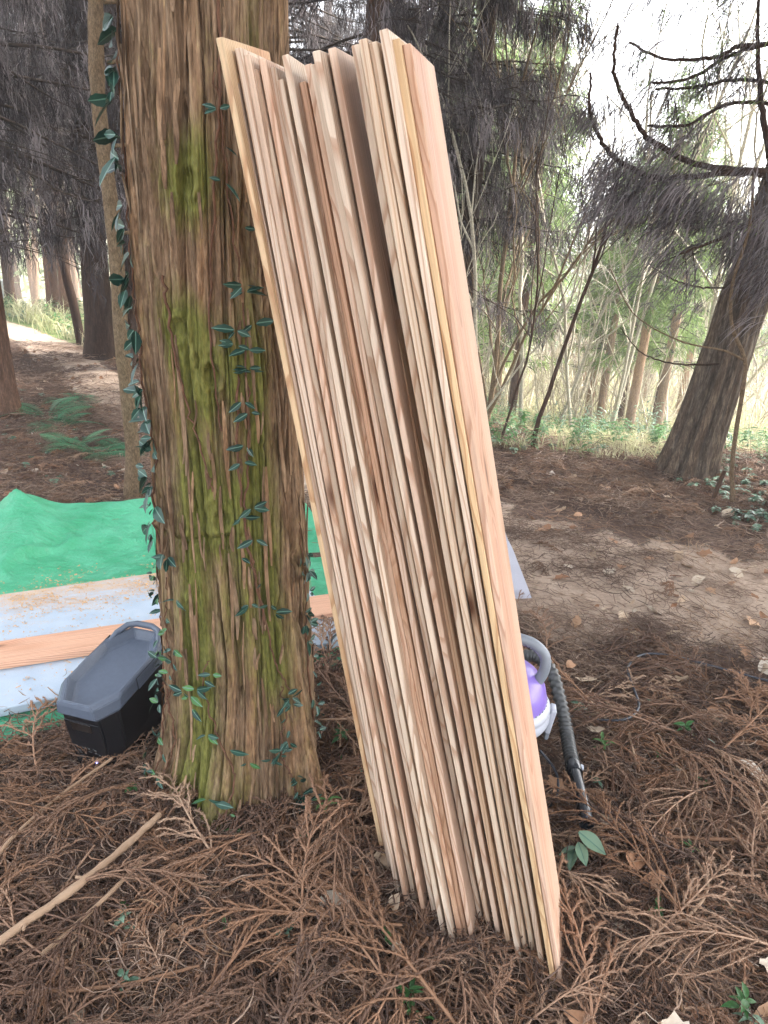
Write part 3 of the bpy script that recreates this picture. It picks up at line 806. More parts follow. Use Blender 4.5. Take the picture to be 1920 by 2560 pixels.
def build_vacuum():
    c = Vector((0.380, 1.872, 0.0))
    purple = plain('purple_plastic', (.23, .155, .50), .3, .5, .04, 20)
    white = plain('light_grey_plastic', (.42, .44, .50), .35, .5, .03, 20)
    grey = plain('mid_grey_plastic', (.20, .22, .25), .4, .5, .05, 30)
    hosem = plain('dark_hose_plastic', (.055, .057, .057), .42, .5, .1, 60)
    pipe = plain('black_tube_plastic', (.022, .025, .030), .22, .5, .05, 30)
    tankm, t, b, o = new_mat('smoky_clear_tank')
    b.inputs['Base Color'].default_value = (.12, .11, .10, 1); b.inputs['Roughness'].default_value = .15
    b.inputs['Transmission Weight'].default_value = .35; b.inputs['IOR'].default_value = 1.3
    cordm = plain('dark_cord_rubber', (.030, .034, .046), .4, .5, .05, 30)
    root = empty('vacuum_cleaner', tuple(c), 'purple and grey canister vacuum cleaner with ribbed hose behind the right end of the boards', 'vacuum cleaner')
    mb = MB(); mb.lathe([(.0001, .02), (.115, .02), (.128, .035), (.137, .20), (.137, .215)], 48); link('tank', mb.mesh('tank', [tankm], True), root)
    mb = MB(); mb.lathe([(.140, .196), (.158, .198), (.162, .208), (.162, .226), (.156, .232), (.160, .236), (.160, .246), (.150, .262), (.13, .268)], 48); link('rim', mb.mesh('rim', [white], True), root)
    mb = MB()
    mb.lathe([(.147, .258), (.147, .270), (.138, .305), (.117, .338), (.085, .362), (.045, .374), (.0001, .377)], 48)
    link('motor_cover', mb.mesh('motor_cover', [purple], True), root)
    for k in range(16):
        a = R(-70 + k * 7)
        link('air_slot', bevel_box_mesh('air_slot', (.003, .006, .010), [grey], .0008, 1), root, (.1475 * math.cos(a), .1475 * math.sin(a), .262), (0, 0, a))
    # carrying handle over the top
    hp = smooth_path([(.108, -.03, .335), (.122, -.03, .375), (.118, -.02, .418), (.075, -.01, .452), (0, 0, .462), (-.075, .01, .452), (-.118, .02, .418), (-.122, .03, .375), (-.108, .03, .335)], 44)
    mb = MB(); mb.tube(hp, .0165, 12, cap=True); link('handle', mb.mesh('handle', [grey], True), root)
    mb = MB()
    for q in range(9, 35):
        p = hp[q]; tq = hp[q+1] - hp[q-1]
        mb.tube([p - tq * .10 + [0, 0, -.004], p + tq * .10 + [0, 0, -.004]], .0140, 12)
    link('grip', mb.mesh('grip', [pipe], True), root)
    for a in (R(-8), R(172)):
        la = link('latch', bevel_box_mesh('latch', (.018, .044, .085), [white], .005, 2), root, (.165 * math.cos(a), .165 * math.sin(a), .200), (0, R(8) , a))
        link('latch_hook', bevel_box_mesh('latch_hook', (.012, .03, .035), [grey], .003, 2), la, (.004, 0, -.052))
    for k in range(4):
        a = R(45 + 90 * k)
        mb = MB(); mb.lathe([(.0001, .0), (.018, .002), (.022, .012), (.018, .022), (.0001, .024)], 16)
        link('caster', mb.mesh('caster', [pipe], True), root, (.12 * math.cos(a), .12 * math.sin(a), 0.0), (0, 0, 0))
    # ribbed hose: from the inlet at the back, over and down to the ground
    hs = smooth_path([(.02, .15, .17), (.06, .24, .22), (.15, .26, .25), (.205, .20, .235), (.228, .11, .170), (.238, .04, .118), (.235, -.03, .098), (.232, -.088, .091)], 150)
    rad = .0180 + .0042 * ((np.arange(150) // 2) % 2)
    mb = MB(); mb.tube(hs, rad, 14, cap=True); hose = link('hose', mb.mesh('hose', [hosem], True), root)
    cu = smooth_path([(.2322, -.084, .0915), (.231, -.104, .0905), (.230, -.130, .090)], 6)
    mb = MB(); mb.tube(cu, [.0225, .0245, .0245, .0245, .024, .021], 18, cap=True); cuff = link('hose_cuff', mb.mesh('hose_cuff', [pipe], True), root)
    mb = MB(); mb.tube([(.252, -.110, .094), (.260, -.112, .095)], [.010, .007], 14, cap=True); link('release_button', mb.mesh('release_button', [white], True), cuff)
    n0 = smooth_path([(.230, -.128, .090), (.223, -.235, .091), (.214, -.335, .091)], 12)
    mb = MB(); mb.tube(n0, np.linspace(.0185, .0205, 12), 20)
    mb.tube(n0[::-1] , np.linspace(.0185, .0165, 12), 20)
    ring = n0[-1]; d = n0[-1] - n0[-2]; d /= np.linalg.norm(d)
    mb.tube([ring, ring + d * .0005], [.0205, .0165], 20)
    link('nozzle_tube', mb.mesh('nozzle_tube', [pipe], True), root)
    # power cord: loops out of the base, then snakes over the litter to the right
    k1 = smooth_path([(.14, -.05, .10), (.185, -.10, .06), (.175, -.17, .02), (.13, -.20, .015)], 20)
    mb = MB(); mb.tube(k1, .0042, 8, cap=True); link('cord_loop', mb.mesh('cord_loop', [cordm], True), root)
    g = lambda x, y: (x - c.x, y - c.y, max(0.02, tz(x, y) + .050))
    pts = [(.10, .11, .03), (.16, .13, .02), g(.68, 2.085), g(.78, 2.070), g(.875, 2.085), g(.945, 2.17), g(.965, 2.30), g(.99, 2.44), g(1.08, 2.54), g(1.20, 2.545), g(1.36, 2.47), g(1.55, 2.38), g(1.85, 2.30), g(2.4, 2.2)]
    mb = MB(); mb.tube(smooth_path(pts, 150), .0046, 8, cap=True); link('power_cord', mb.mesh('power_cord', [cordm], True), root)
build_vacuum()

def build_small_things():
    # second dark cord across the front of the foam board
    cordm = plain('black_cord', (.02, .03, .032), .4, .5, .05, 30)
    P = smooth_path([(-.32, 2.36, .045), (-.24, 2.395, .04), (-.195, 2.425, .045), (-.17, 2.47, .085), (-.12, 2.51, .095), (-.03, 2.55, .085), (.1, 2.58, .05)], 50)
    mb = MB(); mb.tube(P, .005, 8, cap=True)
    tag(link('power_cord', mb.mesh('power_cord', [cordm], True)), 'thin black cord across the front edge of the foam board beside the big tree', 'cord')
    # translucent plastic sheet corner sticking out behind the boards
    m, t, b, o = new_mat('cloudy_plastic_film')
    b.inputs['Base Color'].default_value = (.55, .56, .64, 1); b.inputs['Roughness'].default_value = .3
    tr = N(t, 'ShaderNodeBsdfTranslucent'); tr.inputs[0].default_value = (.6, .6, .68, 1)
    mx = N(t, 'ShaderNodeMixShader'); mx.inputs[0].default_value = .35
    t.links.new(b.outputs[0], mx.inputs[1]); t.links.new(tr.outputs[0], mx.inputs[2]); t.links.new(mx.outputs[0], o.inputs['Surface'])
    na = 26; a = np.linspace(0, 1, na); A, B = np.meshgrid(a, a, indexing='ij')
    X = .20 + .52 * A - .10 * B * A; Y = 2.92 + .34 * B + .12 * A
    Z = terrain(X, Y) + .03 + .16 * B * (.55 + .45 * A) + .02 * (vnoise(A * 5 + B * 3, B * 4 + 9, 81) - .5) + .03 * A ** 3 * B
    i = np.arange(na-1)[:, None] * na; j = np.arange(na-1)[None]
    F = np.stack([i + j, i + na + j, i + na + j + 1, i + j + 1], -1).reshape(-1, 4)
    o = link('plastic_sheet', mesh_np('plastic_sheet', np.stack([X, Y, Z], -1).reshape(-1, 3), [F], [m], None, True))
    tag(o, 'whitish translucent plastic sheet sticking out from behind the boards by the path', 'plastic sheet')
    # short dark marker stake by the right-hand cedar
    z0 = tz(2.30, 4.79)
    mb = MB(); mb.tube([(2.30, 4.79, z0 - .05), (2.318, 4.79, z0 + .10), (2.345, 4.79, z0 + .25)], [.015, .016, .014], 6, cap=True)
    ms = bark_mat('weathered_stake', (.05, .03, .02), (.10, .065, .045), (.17, .12, .09))
    r_ = link('marker_stake', mb.mesh('marker_stake', [ms], True)); tag(r_, 'short dark wooden stake standing near the leaning cedar at right', 'stake')
    # grey concrete slab far left
    mc = plain('grey_concrete', (.30, .32, .32), .9, .2, .25, 8, .4)
    x, y = -9.9, 17.6
    o = link('concrete_slab', bevel_box_mesh('concrete_slab', (1.3, .25, 1.0), [mc], .02, 1), None, (x, y, tz(x, y) + .42), (0, 0, R(20)))
    tag(o, 'grey concrete slab standing between distant trunks at far left', 'slab')
build_small_things()

# ------------------------------------------------------------------ dead cedar fronds and litter prototypes
def frond_mesh(seed, L=.30, nb=14, mat='frond', thick=1.0, needles=True):
    rs = np.random.RandomState(seed)
    mb = MB()
    n = 14; t = np.linspace(0, 1, n)
    bend = rs.uniform(-.9, .9); arch = rs.uniform(.015, .055)
    ang = bend * t; x = np.cumsum(np.cos(ang)) * L / n; y = np.cumsum(np.sin(ang)) * L / n
    P = np.stack([x - x[0], y, arch * np.sin(np.pi * t * .9) * L / .3], -1)
    mb.tube(P, np.linspace(.0034, .0018, n) * thick, 5)
    nd = []
    def twig(p0, a0, l, r, lvl):
        k = max(6, int(l / .0065)); tt = np.linspace(0, 1, k)
        curl = rs.uniform(-.55, .55) - .35 * np.sign(a0) * rs.uniform(.3, 1.3)
        aa = a0 + curl * tt
        q = np.stack([np.cumsum(np.cos(aa)), np.cumsum(np.sin(aa)), 0 * tt], -1) * l / k
        q -= q[0]
        zc = rs.uniform(-.25, .35)
        q[:, 2] = l * (zc * tt - .35 * tt ** 2) + .004 * np.sin(tt * 9 + rs.rand() * 6)
        Q = p0 + q
        rad = r * (1 - .45 * tt) * (1 + .30 * ((np.arange(k) % 2) * 2 - 1)); rad[-1] = r * .25
        mb.tube(Q, rad, 4, phase=rs.rand() * 6)
        if needles:
            D = np.gradient(Q, axis=0); D /= np.linalg.norm(D, axis=1)[:, None] + 1e-9
            for s in range(k - 1):
                for _ in range(3):
                    v = rs.randn(3); v -= D[s] * v.dot(D[s]); v /= np.linalg.norm(v) + 1e-9
                    tip = Q[s] + D[s] * .0080 + v * r * 3.2
                    sd = np.cross(D[s], v) * r * .85
                    nd.append((Q[s] - sd + v * r * .5, Q[s] + sd + v * r * .5, tip))
        if lvl < 1:
            for _ in range(rs.randint(1, 4)):
                s = rs.randint(1, max(2, k - 3))
                twig(Q[s], aa[s] + rs.choice([-1, 1]) * rs.uniform(.3, .6), l * rs.uniform(.3, .55) * (1 - s / k * .5), r * .9, lvl + 1)
    for q in range(nb):
        f = .10 + .88 * q / nb + rs.uniform(-.02, .02)
        i = min(int(f * n), n - 1)
        sgn = 1 if q % 2 else -1
        twig(P[i], ang[i] + sgn * rs.uniform(.35, .75), L * rs.uniform(.32, .62) * (1 - .55 * f), .0021 * thick, 0)
    if nd:
        V = np.array(nd).reshape(-1, 3); mb.add(V, np.arange(len(V)).reshape(-1, 3))
    return mb.mesh('cedar_frond', [M[mat]], False)

def bits_mesh(seed, n=70, spread=.16, mat='needle', lmax=.09):
    rs = np.random.RandomState(seed); mb = MB()
    for _ in range(n):
        l = rs.uniform(.02, lmax); a = rs.rand() * 6.28; c = rs.randn(2) * spread * .5
        t = np.linspace(-.5, .5, 5); cv = rs.uniform(-1.2, 1.2)
        p = np.stack([c[0] + l * t * math.cos(a) - cv * l * t * t * math.sin(a), c[1] + l * t * math.sin(a) + cv * l * t * t * math.cos(a), .004 + rs.rand() * .022 + t * l * rs.uniform(-.35, .35)], -1)
        mb.tube(p, rs.uniform(.0006, .0019) * np.array([.8, 1, 1, .9, .4]), 3)
    return mb.mesh('litter_bits', [M[mat]])

def broad_leaf_mesh(seed, L=.075, W=.05, lobes=0, mat='dead_leaf', curl=.35):
    rs = np.random.RandomState(seed)
    k, h = 9, 5
    t = np.linspace(0, 1, k); s = np.linspace(-1, 1, h)
    wid = W / 2 * np.sin(np.pi * np.clip(t, .02, .985) ** .85) ** .75
    if lobes: wid = wid * (1 + .42 * np.cos(t * lobes * np.pi * 2 + 1))
    T, Sg = np.meshgrid(t, s, indexing='ij')
    X = L * T; Y = wid[:, None] * Sg + .008 * np.sin(T * 4 + rs.rand() * 6) * L / .075
    Z = curl * (W * .5) * np.abs(Sg) ** 1.6 * rs.uniform(.3, 1) + L * rs.uniform(-.25, .25) * (T - .5) ** 2 * 2 + .006 * (rs.rand(k, h) - .5) + .004
    V = np.stack([X - L / 2, Y, Z - Z.min() + .003], -1).reshape(-1, 3)
    i = np.arange(k-1)[:, None] * h; j = np.arange(h-1)[None]
    F = np.stack([i + j, i + h + j, i + h + j + 1, i + j + 1], -1).reshape(-1, 4)
    mb = MB(); mb.add(V, F)
    st = np.array([(-L * .5, 0, .004), (-L * .68, .004, .006), (-L * .85, .012, .004)])
    mb.tube(st, [.0012, .001, .0008], 4)
    return mb.mesh('dead_leaf', [M[mat]], True)

PROTO = bpy.data.collections.new('litter_pieces')
def proto(k, me):
    o = bpy.data.objects.new('p%02d_litter' % k, me); PROTO.objects.link(o)
FR = [frond_mesh(200 + k, L=.24 + .05 * (k % 4), nb=13 + k % 4, mat='frond' if k % 4 else 'frond_orange') for k in range(9)]
for k in range(9): proto(k, FR[k])
for k in range(5): proto(9 + k, bits_mesh(300 + k, 80, .15 + .02 * k))
for k in range(4): proto(14 + k, broad_leaf_mesh(320 + k, .045 + .008 * k, .03 + .004 * k, 0, 'dead_leaf' if k % 2 else 'brown_leaf'))
proto(18, bits_mesh(330, 26, .2, 'stick', .14)); proto(19, bits_mesh(331, 34, .2, 'frond_orange', .10))

def scatter_object(name, P, rot, scl, idx, coll, label=None, cat=None):
    me = bpy.data.meshes.new(name)
    me.vertices.add(len(P)); me.vertices.foreach_set('co', np.asarray(P, np.float32).ravel())
    a = me.attributes.new('rot', 'FLOAT_VECTOR', 'POINT'); a.data.foreach_set('vector', np.asarray(rot, np.float32).ravel())
    a = me.attributes.new('scl', 'FLOAT', 'POINT'); a.data.foreach_set('value', np.asarray(scl, np.float32).ravel())
    a = me.attributes.new('idx', 'INT', 'POINT'); a.data.foreach_set('value', np.asarray(idx, np.int32).ravel())
    me.update()
    ng = bpy.data.node_groups.new(name, 'GeometryNodeTree')
    ng.interface.new_socket('Geometry', in_out='INPUT', socket_type='NodeSocketGeometry')
    ng.interface.new_socket('Geometry', in_out='OUTPUT', socket_type='NodeSocketGeometry')
    gi = ng.nodes.new('NodeGroupInput'); go = ng.nodes.new('NodeGroupOutput')
    ip = ng.nodes.new('GeometryNodeInstanceOnPoints')
    ci = ng.nodes.new('GeometryNodeCollectionInfo'); ci.inputs['Collection'].default_value = coll
    ci.inputs['Separate Children'].default_value = True; ci.inputs['Reset Children'].default_value = True
    ip.inputs['Pick Instance'].default_value = True
    def na(nm, ty):
        n = ng.nodes.new('GeometryNodeInputNamedAttribute'); n.data_type = ty; n.inputs['Name'].default_value = nm
        return n.outputs['Attribute']
    ng.links.new(gi.outputs[0], ip.inputs['Points']); ng.links.new(ci.outputs[0], ip.inputs['Instance'])
    ng.links.new(na('idx', 'INT'), ip.inputs['Instance Index']); ng.links.new(na('rot', 'FLOAT_VECTOR'), ip.inputs['Rotation'])
    ng.links.new(na('scl', 'FLOAT'), ip.inputs['Scale']); ng.links.new(ip.outputs[0], go.inputs[0])
    o = link(name, me)
    o.modifiers.new('scatter', 'NODES').node_group = ng
    return tag(o, label, cat, None, 'stuff')

def blocked(x, y, fat=0.0):
    """True where litter would lie inside the trunk, the boards, the tarpaulin or the appliances"""
    tr = np.hypot(x + .40, y - 1.78) < .25
    a = (x - FA[0]) * E1[0] + (y - FA[1]) * E1[1]; b = (x - FA[0]) * E2[0] + (y - FA[1]) * E2[1]
    tarp = (a < 1.62 + fat) & (b > -.09 - fat) & (b < 1.9 + fat)
    q = np.clip((x - .06) / .40, -.2, 1.2); yb = 1.42 - .29 * q
    brd = (x > .0) & (x < .50) & (y > yb - .0) & (y < yb + .22)
    ps = (np.abs(x + .795) < .10 + fat) & (np.abs(y - 1.885) < .19 + fat)
    vac = np.hypot(x - .405, y - 1.865) < .17 + fat
    hose = np.zeros(x.shape, bool)
    for hx, hy in ((.63, 2.0), (.645, 1.88), (.648, 1.80), (.645, 1.72), (.635, 1.64), (.62, 1.57), (.61, 1.50)):
        hose |= np.hypot(x - hx, y - hy) < .10 + fat * .6
    for hx, hy in ((.70, 2.085), (.78, 2.07), (.86, 2.08), (.93, 2.14), (.96, 2.23), (.97, 2.34), (1.0, 2.45), (1.08, 2.54), (1.2, 2.545), (1.3, 2.5), (1.42, 2.44)):
        hose |= np.hypot(x - hx, y - hy) < .055
    front = (np.abs(x - (.06 + .40 * ((1.42 - y) / .29))) < .10) & (y > 1.02) & (y < 1.5)
    return tr | tarp | brd | ps | vac | hose | (front if fat > .04 else (front & (np.abs(x - (.06 + .40 * ((1.42 - y) / .29))) < .05)))

def build_litter():
    rs = np.random.RandomState(17)
    xs, ys, kind = [], [], []
    def field(n, x0, x1, y0, y1): return rs.uniform(x0, x1, n), rs.uniform(y0, y1, n)
    sets = []
    # (count, region, which, scale range)
    sets.append((2300, (-1.7, 2.0, .45, 2.9), 'frond', (.55, 1.05)))
    sets.append((1500, (-1.7, 2.0, .45, 2.9), 'bits', (.7, 1.3)))
    sets.append((1500, (-3.2, 4.0, 2.6, 5.6), 'frond', (.45, .9)))
    sets.append((2600, (-3.6, 4.4, 2.4, 6.6), 'bits', (.8, 1.5)))
    sets.append((1600, (-6.5, 4.5, 5.4, 10.5), 'bits', (1.2, 2.2)))
    sets.append((700, (-6.5, 4.5, 5.4, 10.5), 'frond', (.6, 1.0)))
    sets.append((330, (-1.6, 2.2, .5, 3.2), 'leaf', (.5, 1.0)))
    sets.append((1500, (-5.5, 4.5, 3.0, 10), 'leaf', (.8, 1.7)))
    P, Rr, Sc, Ix = [], [], [], []
    for n, reg, typ, sr in sets:
        x, y = field(n, *reg)
        pd = path_dist(x, y)
        keep = ~blocked(x, y)
        pr = np.where(pd < 1, {'frond': .02, 'bits': .33, 'leaf': .5}[typ], 1.0)
        pr = np.where((pd >= 1) & (pd < 1.4), pr * .5, pr)
        green = sstep(5.8, 7.5, y) * (x > -1) ; pr = pr * (1 - .5 * green)
        keep &= rs.rand(n) < pr
        x, y = x[keep], y[keep]; k = len(x)
        lift = rs.rand(k) ** 2 * {'frond': .032, 'bits': .016, 'leaf': .03}[typ]
        lift *= np.where(y < 3, 1, .6)
        P.append(np.stack([x, y, terrain(x, y) + .004 + lift], -1))
        tilt = {'frond': .12, 'bits': .08, 'leaf': .45}[typ]
        # fronds near the camera tend to lie in sweeps
        ang = rs.rand(k) * 6.28
        sw = vnoise(x * 1.3 + 40, y * 1.3 + 40, 55) * 9
        ang = np.where(rs.rand(k) < .55, sw + rs.randn(k) * .45, ang)
        Rr.append(np.stack([rs.randn(k) * tilt, rs.randn(k) * tilt, ang], -1))
        Sc.append(rs.uniform(sr[0], sr[1], k))
        if typ == 'frond': ix = rs.randint(0, 9, k)
        elif typ == 'bits': ix = rs.choice([9, 10, 11, 12, 13, 9, 10, 11, 12, 13, 18, 19], k)
        else: ix = rs.randint(14, 18, k)
        Ix.append(ix)
    scatter_object('forest_litter', np.concatenate(P), np.concatenate(Rr), np.concatenate(Sc), np.concatenate(Ix), PROTO,
                   'brown bed of dead cedar needles, twigs and leaf scraps covering the forest floor', 'litter')
build_litter()

def build_single_fronds():
    """the fronds one can pick out on top of the bed"""
    rs = np.random.RandomState(23)
    big = [frond_mesh(400 + k, L=.42 + .05 * k, nb=18, mat='frond_orange' if k % 2 else 'frond', thick=1.15) for k in range(6)]
    spots = [(-.66, 1.52, 1.9, 1), (-.98, 1.50, 1.0, 0), (-.36, 1.36, 2.6, 2), (-.12, 1.12, 1.8, 3), (.10, 1.02, 2.2, 5), (-.55, 1.15, 2.9, 4), (-.15, 1.40, .7, 0),
             (.72, 1.55, 0.2, 1), (.85, 1.36, 2.4, 3), (.62, 1.20, .5, 0), (.95, 1.72, .15, 2), (.70, 1.03, 2.8, 5), (.48, 1.00, 1.4, 1), (.2, 1.70, 1.9, 4), (1.15, 1.95, .5, 5),
             (.80, 2.10, 2.5, 3), (1.25, 2.25, .2, 1), (-.75, 1.22, .6, 2), (-.95, 1.65, 2.2, 3), (-.05, 1.75, 1.2, 1), (1.0, 1.2, 3.0, 4), (-.32, 1.02, .9, 1), (.22, .98, 2.6, 3), (.34, 1.06, 1.0, 1)]
    for _ in range(46):
        while True:
            x = rs.uniform(-1.3, 1.7); y = rs.uniform(.95, 2.6)
            if not blocked(np.array([x]), np.array([y]), .08)[0] and path_dist(x, y)[0] > 1.15: break
        spots.append((x, y, rs.rand() * 6.28, rs.randint(0, 6)))
    for x, y, a, k in spots:
        if blocked(np.array([x + .18 * math.cos(a)]), np.array([y + .18 * math.sin(a)]), .05)[0]: continue
        o = link('cedar_frond', big[k], None, (x, y, tz(x, y) + .035 + rs.rand() * .02), (rs.randn() * .12, rs.randn() * .12, a))
        s = rs.uniform(.7, 1.0); o.scale = (s, s, s)
        tag(o, 'dead brown cedar frond lying on top of the needle litter', 'cedar frond', 'dead cedar fronds on the ground')
build_single_fronds()

def build_sticks():
    def stick(pts, r0, r1, label, mat='stick', n=26, kn=0, seed=1):
        rs = np.random.RandomState(seed)
        P = smooth_path(pts, n); rad = np.linspace(r0, r1, n) * (1 + .10 * rs.randn(n)); P[1:-1] += rs.randn(n - 2, 3) * r0 * .08
        mb = MB(); mb.tube(P, rad, 9, cap=True)
        for _ in range(kn):
            i = rs.randint(3, n - 3); d = rs.randn(3); d[2] = abs(d[2]) * .4; d /= np.linalg.norm(d)
            mb.tube([P[i], P[i] + d * r0 * 2.4], [r0 * .5, r0 * .35], 6, cap=True)
        tag(link('stick', mb.mesh('stick', [M[mat]], True)), label, 'stick')
    stick([(-.82, 1.04, .085), (-.70, 1.20, .088), (-.62, 1.33, .09), (-.545, 1.485, .09)], .0100, .0088, 'thick pale stick lying diagonally in the lower left corner', n=30, kn=2, seed=3)
    stick([(-.67, 1.09, .075), (-.60, 1.22, .078), (-.545, 1.345, .075)], .0055, .005, 'thin pale stick lying parallel beside the thick one', n=20, seed=4)
    stick([(-.86, 1.17, .085), (-.875, 1.26, .088), (-.885, 1.36, .09), (-.83, 1.52, .095), (-.745, 1.68, .10)], .006, .004, 'curved greyish twig lying upright of the thick stick at far left', 'stick', 26, 2, 5)
    stick([(-.75, 1.02, .05), (-.52, 1.045, .05), (-.34, 1.10, .055)], .005, .003, 'long reddish twig crossing under the thick stick near the lower edge', 'frond_orange', 24, 1, 6)
    stick([(.74, 1.555, .05), (.90, 1.545, .055), (1.05, 1.54, .06), (1.2, 1.50, .05)], .0055, .004, 'straight reddish twig lying level to the right of the nozzle tube', 'frond_orange', 20, 1, 7)
    stick([(.86, 1.48, .06), (.865, 1.40, .07), (.83, 1.33, .075), (.76, 1.27, .07)], .0048, .004, 'bent brown twig below the level reddish twig', 'stick', 20, 0, 8)
    stick([(.84, 1.86, .04), (.845, 1.92, .05), (.86, 2.0, .055), (.93, 2.02, .05)], .0045, .003, 'hooked tan twig on the litter right of the hose', 'stick', 18, 0, 9)
    stick([(-.20, 1.70, .06), (-.10, 1.62, .06), (.02, 1.50, .045), (.06, 1.46, .04)], .0022, .0015, 'thin whitish root trailing from the tree foot towards the boards', 'stick', 18, 0, 10)
    stick([(2.05, 3.52, .03), (2.2, 3.44, .03), (2.35, 3.40, .03)], .012, .01, 'short reddish branch piece lying on the litter at the right edge', 'frond_orange', 10, 0, 12)
build_sticks()

def build_leaves():
    rs = np.random.RandomState(31)
    ms = [broad_leaf_mesh(500 + k, .085 + .012 * (k % 3), .055 + .01 * (k % 2), [0, 0, 3][k % 3], 'dead_leaf' if k < 5 else 'brown_leaf', .22) for k in range(8)]
    spots = [(.93, 1.15, .06, 2), (.055, 1.42, .05, 3), (-.13, 1.30, .04, 0), (-.06, 1.27, .05, 1), (.98, 1.85, .04, 0), (1.20, 1.86, .04, 1), (.67, 1.60, .05, 3), (.80, 2.12, .04, 4), (.755, 2.03, .04, 3), (1.15, 2.38, .04, 2),
             (.80, 2.34, .04, 0), (1.55, 2.66, .03, 5), (1.12, 2.92, .03, 4), (1.65, 3.55, .03, 0), (.92, 3.30, .03, 5), (.66, 2.44, .04, 3), (1.30, 2.78, .03, 1), (.56, 1.74, .03, 5), (.735, 1.40, .05, 6), (.70, 1.44, .06, 7), (.66, 1.02, .045, 2), (.46, 1.02, .045, 6), (.85, 1.05, .04, 7)]
    for _ in range(150):
        while True:
            x = rs.uniform(-2.6, 3.2); y = rs.uniform(1.0, 5.6)
            if not blocked(np.array([x]), np.array([y]), .05)[0] and (x > .3 or y > 3.2 or rs.rand() < .25): break
        spots.append((x, y, .035, rs.randint(0, 8)))
    for x, y, h, k in spots:
        o = link('dead_leaf', ms[k], None, (x, y, tz(x, y) + h * (.9 if y < 2.6 and path_dist(x, y)[0] > 1 else .5)), (rs.randn() * .3, rs.randn() * .3, rs.rand() * 6.28))
        s = rs.uniform(.5, 1.15) if (x, y, h, k) not in spots[:23] else rs.uniform(.7, .95); o.scale = (s, s, s)
        special = {(.93, 1.15): 'large pale lobed dead leaf near the lower right corner', (.735, 1.40): 'brown pointed dead leaf below the mouth of the nozzle tube', (.055, 1.42): 'pale oval dead leaf between the tree foot and the left end of the boards',
                   (-.13, 1.30): 'yellowish curled dead leaf in front of the big tree', (.67, 1.60): 'small pale dead leaf just right of the nozzle tube mouth', (.56, 1.74): 'torn greyish dead leaf between the boards and the nozzle tube', (.66, 1.02): 'pale lobed dead leaf at the lower edge right of the boards', (1.55, 2.66): 'grey flat dead leaf on the near edge of the dirt path'}
        tag(o, special.get((x, y), 'pale curled dead broad leaf resting on the brown litter'), 'dead leaf', 'dead broad leaves scattered on the ground')
build_leaves()

def sprig_mesh(name, seed, n=7, L=.045, Wd=.02, h=.06, mat='seedling', pairs=True):
    """a small plant: a stem with folded pointed leaves"""
    rs = np.random.RandomState(seed); mb = MB()
    lean = rs.uniform(-.5, .5, 2)
    st = np.array([(lean[0] * h * t * t, lean[1] * h * t * t, h * t) for t in np.linspace(0, 1, 5)])
    mb.tube(st, [.0015, .0014, .0012, .001, .0006], 4, m=1)
    for q in range(n):
        p = st[0] + (st[-1] - st[0]) * (.35 + .65 * (q // 2 + 1) / (n // 2 + 1))
        a = (q % 2) * math.pi + (q // 2) * 1.4 + rs.uniform(-.4, .4); l = L * rs.uniform(.6, 1.1); w_ = Wd * l / L
        d = np.array([math.cos(a), math.sin(a), rs.uniform(-.1, .5)]); sd = np.array([-math.sin(a), math.cos(a), 0]); up = np.array([0, 0, 1.0])
        k = 6; t = np.linspace(0, 1, k); ww = w_ / 2 * np.sin(np.pi * np.clip(t, .03, .98) ** .8)
        mid = p + d * (l * t)[:, None] - up * (l * .35 * t ** 2)[:, None]
        V = np.concatenate([mid - sd * ww[:, None] + up * (ww * .45)[:, None], mid, mid + sd * ww[:, None] + up * (ww * .45)[:, None]])
        F = [(i, i + 1, k + i + 1, k + i) for i in range(k - 1)] + [(k + i, k + i + 1, 2 * k + i + 1, 2 * k + i) for i in range(k - 1)]
        mb.add(V, F, 0, rs.rand())
    return mb.mesh(name, [M[mat], M['vine_stem']], True, 'tint')

